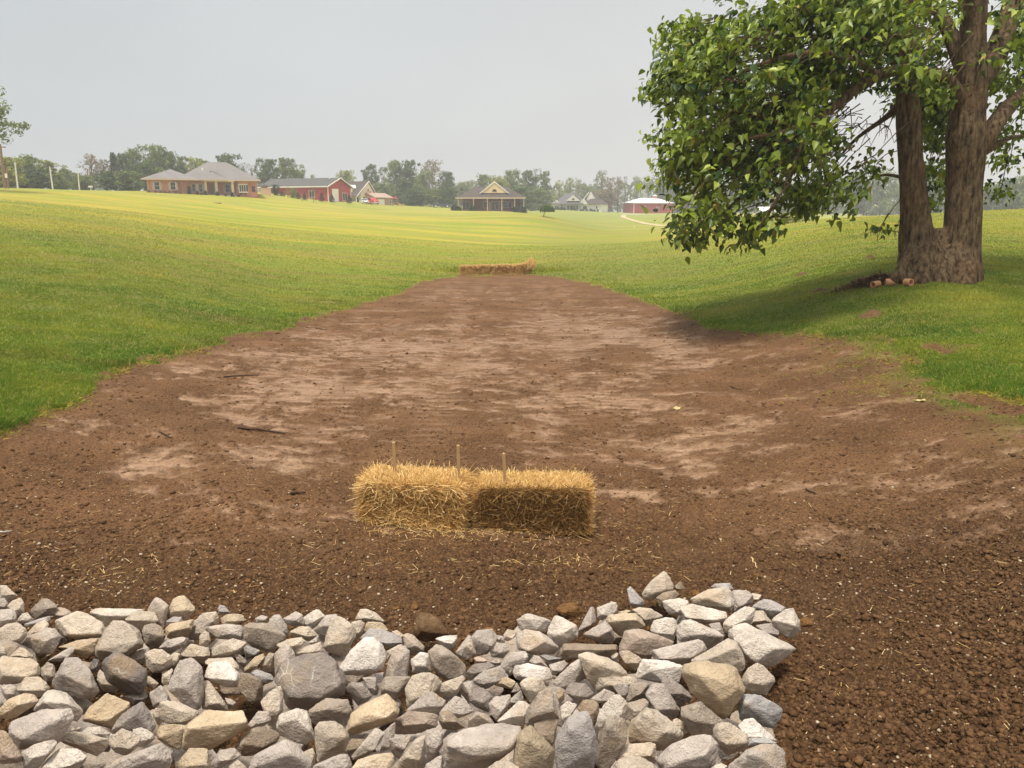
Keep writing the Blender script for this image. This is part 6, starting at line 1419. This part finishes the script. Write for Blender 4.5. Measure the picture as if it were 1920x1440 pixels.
g_ = ground_at(827.5, 389, y0=60); pickup('pickup_truck', 'dark blue pickup truck parked side on left of the dark roofed porch house', g_, R(14), srgb(62, 76, 98), rim=M_WH)
g_ = P(697, 383.4, 216); pickup('pickup_truck', 'red pickup truck parked in front of the cream house gable', g_, R(-48), srgb(196, 34, 44))
def car(name, label, g_, rz, col):
    e = empty(name, g_, rz, label=label, cat='car'); p = paint(name+'_paint', col)
    MB().prism([(-2.2, .35), (-2.25, .8), (-2.0, .98), (-1.0, 1.02), (1.0, .96), (2.0, .82), (2.25, .6), (2.2, .32)], -.9, .9).build('body', p, e); cb = MB().prism([(-1.75, 1.0), (-1.1, 1.48), (.25, 1.5), (1.05, .98)], -.76, .76).build('cabin', p, e)
    g = MB()
    for y0, y1 in ((.755, .775), (-.775, -.755)): g.prism([(-1.45, 1.04), (-1.0, 1.4), (.2, 1.42), (.8, 1.04)], y0, y1)
    g.add([(.36, -.68, 1.44), (.36, .68, 1.44), (1.03, .70, 1.03), (1.03, -.70, 1.03)], [(0, 1, 2, 3)]); g.build('window', MGL, cb); MB().box(2.2, 2.27, -.6, .6, .42, .62).build('grille', M_DK, e)
    for x in (-1.35, 1.4):
        for y in (-.82, .82): wheel(e, x, y, .33)
    for y in (-.66, .66): MB().box(2.12, 2.26, y-.16, y+.16, .64, .78).build('headlight', M_DK, e)
car('white_car', 'white car parked facing the camera left of the red pickup', P(683, 382.8, 212), R(-68), srgb(236, 234, 232))

# --- house with the wrap around porch
ph = House('porch_house', 'brick house with dark hip roof, cream front gable and wrap around porch', 'house', (859, 393, 202), (981, 393.5, 202)); L = ph.L; q = L/122.; X2 = lambda px: (px-859)*q
m = MB().box(X2(866), X2(960), 2.4, 12, -1.5, 2.95); m.box(X2(960), X2(976), 5, 12, -1.5, 2.95); ph.part('wall', M_BRK, m)
rf = ph.part('roof', M_RB, MB().hip(X2(854.5), X2(986), -.35, 13.5, 2.9, 6.1, 5.2, .16).hip(X2(884), X2(972), -.37, 9, 2.91, 5.2, 4.6, .16)); ph.part('fascia', M_TRM, MB().box(X2(854.5), X2(986), -.5, -.38, 2.8, 3.07))
gb_ = ph.part('front_gable', simple('cream_board', srgb(228, 202, 164), .8), MB().prism([(X2(902), 4.25), (X2(952), 4.25), (X2(927), 7.0)], 1.6, 6.5)); ph.part('gable_roof', M_RB, MB().prism([(X2(899.5), 4.05), (X2(899.5), 4.25), (X2(927), 7.25), (X2(954.5), 4.25), (X2(954.5), 4.05), (X2(927), 7.0)], 1.52, 6.6), gb_)
ph.part('rake_board', M_WH, MB().prism([(X2(899.5), 4.03), (X2(899.5), 4.27), (X2(927), 7.3), (X2(954.5), 4.27), (X2(954.5), 4.03), (X2(927), 6.98)], 1.42, 1.52), gb_)
half = [(X2(927)+.62*math.cos(a), 4.62+.62*math.sin(a)) for a in np.linspace(0, math.pi, 12)]; ph.part('half_round_window', M_DK, MB().prism(half, 1.54, 1.6), gb_)
ph.part('porch_floor', M_BRK, MB().box(X2(858), X2(984), -.1, 2.4, -1.6, -.25))
for x in (859.5, 888, 914, 941, 965, 982): ph.post(X2(x), .1, -.3, 2.85, .26, M_TRM)
for x, w_, h, z, c_ in ((867, .8, 2.2, 0, 1), (873, .8, 2.0, .1, 1), (906, 1.0, 1.6, .5, 1), (922, 1.0, 2.2, -.1, 1), (928, .9, 2.0, .1, 1), (937, .9, 1.6, .5, 1), (944, 2.0, 1.4, .6, 2), (954, 1.0, 1.4, .6, 1)): ph.win(X2(x), z, w_, h, 2.4, M_TRM, c_, 1)
ph.part('door', simple('tan_door', srgb(190, 160, 120), .6), MB().box(X2(916.5), X2(919.5), 2.3, 2.4, -.2, 2.0))
for x, y, r_, h, lab in ((853, -.6, 1.1, 1.7, 'dark round shrub at the left corner of the porch house'), (861, -.9, .9, 1.3, 'second dark shrub beside the left porch corner'), (886.5, -1.0, 1.0, 1.5, 'round shrub in front of the left porch columns'), (966, -1.2, .95, 1.6, 'round shrub before the right porch columns'), (981, -1.0, .95, 1.6, 'round dark shrub at the right corner of the porch house')):
    shrub(ph, X2(x), y, r_, h, lab, 'k', int(x), z=None)
# little umbrella shaped tree
ub = empty('umbrella_tree', P(1019, 405.5, 146), label='little umbrella shaped tree with a leaning trunk alone on the slope', cat='tree')
m = MB(); m.tube([(0, 0, -.2), (.12, 0, .5), (.45, 0, 1.1), (.75, 0, 1.5)], [.09, .07, .05, .03], 7); m.tube([(.4, 0, .95), (.1, .3, 1.5)], [.04, .02], 5); m.tube([(.45, 0, 1.1), (1.2, -.2, 1.5)], [.04, .02], 5); m.build('trunk', MFB, ub)
n = 3800; th_ = rq.uniform(0, 6.28, n); rr = np.sqrt(rq.random(n)); zz = rq.random(n); c = np.stack([.7+rr*np.cos(th_)*1.38, rr*np.sin(th_)*1.38, 1.0+.25*rr**2*0+zz*(.95*np.sqrt(1-rr**2*.96))+.12*rq.normal(size=n)], 1)
a1 = rq.normal(size=(n, 3))*.055; a2 = rq.normal(size=(n, 3))*.055
o = link('crown', np_mesh('crown', np.stack([c-a1, c-a2, c+a1, c+a2], 1).reshape(-1, 3), (np.arange(n)*4)[:, None]+np.arange(4)[None], False, {'tint': np.repeat(np.clip(.2+.3*rq.random(n)+.3*zz, 0, 1), 4)}), MFF, ub); o.color = srgb(84, 104, 40)

# --- white house
wh = House('white_house', 'white house with dark roof, small gables and a narrow front porch', 'house', (1032, 394.3, 330), (1126, 395.5, 322)); L = wh.L; q = L/94.; X3 = lambda px: (px-1032)*q
wh.part('wall', M_WHS, MB().box(X3(1032), X3(1050), 1.0, 10, -1, 2.7).box(X3(1050), X3(1087), 3, 10, -1, 2.7).box(X3(1087), X3(1126), 1.5, 12, -1, 2.7))
m = MB().hip(X3(1030.5), X3(1094), .0, 12.5, 2.7, 7.3, 6.0); rf = wh.part('roof', roof_mat('slate_shingle', srgb(92, 88, 92), srgb(112, 108, 110)), m)
wh.part('side_roof', M_RB, MB().hip(X3(1090), X3(1128.5), .8, 11, 2.68, 6.3, 4.6))
def gable(h_, x0, x1, z0, zt, y0, y1, trim=M_WH, wall=M_WHS, roof=M_RB):
    g = h_.part('gable', wall, MB().prism([(x0, z0), (x1, z0), ((x0+x1)/2, zt)], y0, y1)); xm = (x0+x1)/2; e_ = .3
    h_.part('gable_roof', roof, MB().prism([(x0-e_, z0-.15), (x0-e_, z0+.08), (xm, zt+.3), (x1+e_, z0+.08), (x1+e_, z0-.15), (xm, zt+.05)], y0+.0, y1+.1), g)
    h_.part('trim_board', trim, MB().prism([(x0-e_, z0-.2), (x0-e_, z0+.12), (xm, zt+.36), (x1+e_, z0+.12), (x1+e_, z0-.2), (xm, zt-.02)], y0-.12, y0), g); return g
gable(wh, X3(1035), X3(1049), 2.7, 4.4, .9, 6); gable(wh, X3(1095), X3(1111), 4.3, 7.6, 4, 9); gable(wh, X3(1089), X3(1100), 2.7, 4.5, .7, 5); gp = gable(wh, X3(1063), X3(1085), 4.1, 6.1, .5, 5)
wh.part('half_round_window', M_DK, MB().prism([(X3(1074.5)+.7*math.cos(a), 4.5+.7*math.sin(a)) for a in np.linspace(0, math.pi, 10)], .42, .5), gp)
wh.part('rake_board', M_WH, MB().prism([(X3(1086.5), 2.9), (X3(1086.5), 3.3), (X3(1103), 7.9), (X3(1103), 7.4)], 1.0, 1.2))
for x in (1056.5, 1062, 1085): wh.post(X3(x), .6, -.6, 2.65, .22, M_WH)
wh.part('porch_floor', M_CON, MB().box(X3(1050), X3(1087), .4, 3, -1, -.3))
wh.win(X3(1039), .5, 1.8, 1.5, 1.0, None, 2); wh.win(X3(1092), .5, 1.6, 1.5, 1.5, None, 2); wh.win(X3(1058), .5, 1.2, 1.6, 3, None, 1); wh.win(X3(1066), .5, 1.2, 1.6, 3, None, 1); wh.win(X3(1078), .4, 1.2, 1.8, 3, None, 1); wh.win(X3(1116), .9, .6, 1.0, 1.5, None, 1)
wh.part('door', M_DK, MB().box(X3(1072), X3(1075), 2.9, 3.0, -.2, 2.0))
for k, (x, r_, h, lab) in enumerate(((1042, .7, .8, 'low dark shrub at the left wing of the white house'), (1053, 1.4, 1.4, 'wide dark shrub left of the white house porch'), (1059, 1.0, 1.1, 'dark shrub at the left porch post of the white house'), (1077, 1.3, 1.1, 'wide shrub in front of the white house porch'), (1092, .9, .8, 'low shrub under the right front window of the white house'), (1101, .7, .8, 'small round shrub right of that window'), (1109, .8, 1.2, 'rounder taller shrub at the white house right wall'), (1115, .7, .9, 'small shrub near the right end of the white house'), (1121, .5, 1.2, 'narrow shrub at the right corner of the white house'))):
    shrub(wh, X3(x), -.3, r_, h, lab, 'k', k)

# --- far red barn
fbn = House('red_barn', 'red metal barn with white roof and small cupola far behind, partly hidden by leaves', 'barn', (1188, 397.5, 345), (1262, 398, 350)); L = fbn.L
fbn.part('wall', M_RED2, MB().box(0, L, 0, 12, -1, 3.95)); rf = fbn.part('roof', M_RW, MB().hip(-.5, L+.5, -.5, 12.5, 3.95, 6.3, 6.2, .12)); cu = fbn.part('cupola', simple('pink_cupola', srgb(210, 150, 150), .7), MB().box(L*.63, L*.63+1.4, 5.2, 6.8, 5.9, 7.2), rf); fbn.part('cupola_roof', M_RW, MB().hip(L*.63-.2, L*.63+1.6, 5.0, 7.0, 7.2, 7.9, .9, .05), cu)
fbn.part('corner_board', M_WH, MB().box(-.08, .2, -.05, .1, -1, 3.95)); fbn.part('eave_board', M_WH, MB().box(-.5, L+.5, -.62, -.5, 3.85, 4.1)); fbn.win(L*.26, 1.4, 1.0, 1.1, 0, None, 2, 2); fbn.win(L*.58, 1.4, 1.0, 1.1, 0, None, 2, 2); fbn.win(L*.85, 1.4, 1.0, 1.1, 0, None, 2, 2)
# --- white roofed shed glimpsed under the leaves, and the grey shed far left
sh = House('white_shed', 'white roofed shed glimpsed under the hanging leaves', 'shed', (1425, 404, 300), (1457, 404.5, 300)); L = sh.L; sh.part('wall', simple('shed_wall', srgb(196, 190, 184), .8), MB().box(0, L, 0, 5, -1, 1.6)); sh.part('roof', M_RW, MB().prismx([(-.4, 1.5), (2.5, 3.2), (5.4, 1.5), (5.4, 1.62), (2.5, 3.36), (-.4, 1.62)], -.3, L+.3)); sh.part('door', M_DK, MB().box(2, 3.4, -.05, 0, -.6, 1.3))
gs = House('grey_shed', 'low grey roofed shed half sunk behind the hill crest at far left', 'shed', (38, 353.5, 158), (62, 354, 158)); L = gs.L; gs.part('wall', simple('grey_wall', srgb(150, 146, 144), .9), MB().box(0, L, 0, 3, -2, .6)); gs.part('roof', M_RG, MB().hip(-.2, L+.2, -.3, 3.3, .6, 1.3, 1.5, .08)); gs.part('door', M_DK, MB().box(.5, 1.2, -.05, 0, -1, .4))

# --- poles and sign on the left crest
def pole(name, top, base, Y, rad, lab, mat, extra=None):
    B_ = P(base[0], base[1], Y); T_ = P(top[0], top[1], Y); e = empty(name, B_, label=lab, cat='pole'); d = T_-B_
    MB().tube([Vector((0, 0, -.6)), d*.5, d], [rad*1.15, rad, rad*.8], 8).build('shaft', mat, e)
    if extra: extra(e, d)
    return e
MWP = simple('white_pole', srgb(226, 224, 220), .5, .05); MBPL = simple('old_wood_pole', srgb(140, 108, 84), .9, .2, 6)
cap = lambda e, d: MB().tube([d-Vector((0, 0, .05)), d+Vector((0, 0, .12))], .11, 8).build('cap', MWP, e)
pole('white_pole', (28, 305), (33.5, 353), 138, .13, 'first white pole on the crest, leftmost and tallest of the thin white ones', MWP, cap)
pole('white_pole', (93.3, 314), (99.5, 357), 140, .12, 'second white pole on the crest, before the light green tree', MWP, cap)
pole('white_pole', (146.5, 327.5), (149.3, 358.5), 146, .11, 'third white pole, standing where the tree line dips', MWP, cap)
pole('white_pole', (166, 310), (167, 336), 176, .09, 'thin white pole among the reddish trees', MWP, lambda e, d: MB().tube([d, d+Vector((0, 0, .1))], .1, 6).build('cap', MWP, e))
pole('utility_pole', (0, 270), (9.5, 352.5), 134, .22, 'thick old brown wooden pole at the far left edge', MBPL, lambda e, d: MB().box(d.x-.9, d.x+.9, -.08, .08, d.z-.6, d.z-.42).build('crossarm', MBPL, e))
pole('utility_pole', (13, 315), (15.5, 352.5), 132, .14, 'shorter brown wooden pole with a white fitting near its top', MBPL, lambda e, d: MB().box(d.x-.45, d.x-.05, -.15, .15, d.z-1.6, d.z-.9).build('white_fitting', MWP, e))
sg = empty('small_sign', P(171, 359.5, 146), label='tiny white board sign on a post in the grass left of the brick house', cat='sign'); MB().box(-.04, .04, -.03, .03, -.2, 1.0).build('post', MWP, sg); MB().box(-.42, .42, -.06, -.03, .78, 1.08).build('board', MWP, sg)
# --- little things in the lawn before the brick house
m = MB().box(-.8, .8, -.3, .3, -.05, .10); o = m.build('drain_cover', M_DK); o.location = P(404.5, 371.5, 143); o.location.z = H(o.location.x, o.location.y); tag(o, 'small dark drain cover in the lawn before the brick house', 'drain')

# --- tan drive winding down from the far barn
def track(pts, wd, name, mat, **k):
    Pn = [P(a, b, c) for a, b, c in pts]; dense = []
    for i in range(len(Pn)-1):
        for s in np.linspace(0, 1, 8, endpoint=False): dense.append(Pn[i].lerp(Pn[i+1], s))
    dense.append(Pn[-1]); V = []
    for i, p_ in enumerate(dense):
        d = (dense[min(i+1, len(dense)-1)]-dense[max(i-1, 0)]); d.z = 0; d.normalize(); nrm = Vector((-d.y, d.x, 0)); ww = wd(i/len(dense)) if callable(wd) else wd
        for s in (-1, -.33, .33, 1): q_ = p_+nrm*ww/2*s; V.append((q_.x, q_.y, float(HT(q_.x, q_.y)[0])+.06))
    Fc = [(i*4+k_, i*4+k_+1, (i+1)*4+k_+1, (i+1)*4+k_) for i in range(len(dense)-1) for k_ in range(3)]
    me = bpy.data.meshes.new(name); me.from_pydata(V, [], Fc); return tag(link(name, me, mat), **k)
dr = [ground_at(x, y, y0=60, y1=360) for x, y in ((1171, 403), (1168, 406.5), (1174, 409.5), (1184, 412.5), (1198, 416.5), (1214, 420), (1232, 423), (1250, 424.5))]
def back(v): zc = v.y*cp-(v.z-EYE)*sp; return (960+F*v.x/zc, 720-F*(v.y*sp+(v.z-EYE)*cp)/zc, v.y)
track([back(v) for v in dr], 1.7, 'dirt_drive', simple('dirt_track', srgb(184, 168, 122), .95), kind='structure', label='tan dirt drive curving down the slope below the far red barn')
a_, b_ = ground_at(1168, 401.6, y0=200, y1=420), ground_at(1262, 401.6, y0=200, y1=420)
track([back(a_), back(b_)], 6, 'gravel_yard', simple('pale_gravel', srgb(206, 202, 190), .95), kind='structure', label='pale gravel strip along the front of the far red barn')

# ---------------------------------------------------------------- damp haze over the fields
hz = MB().box(-460, 460, -48, 640, -14, 34).build('haze', None); hz['kind'] = 'stuff'; hz['label'] = 'thin damp haze over the far fields'
hm = bpy.data.materials.new('haze'); hm.use_nodes = True; ht = hm.node_tree; ht.nodes.clear(); vo = ht.nodes.new('ShaderNodeVolumePrincipled'); ho = ht.nodes.new('ShaderNodeOutputMaterial')
vo.inputs['Color'].default_value = (.97, .965, .95, 1); vo.inputs['Density'].default_value = .0009; vo.inputs['Anisotropy'].default_value = 0.0; ht.links.new(vo.outputs[0], ho.inputs['Volume']); hz.data.materials.append(hm)
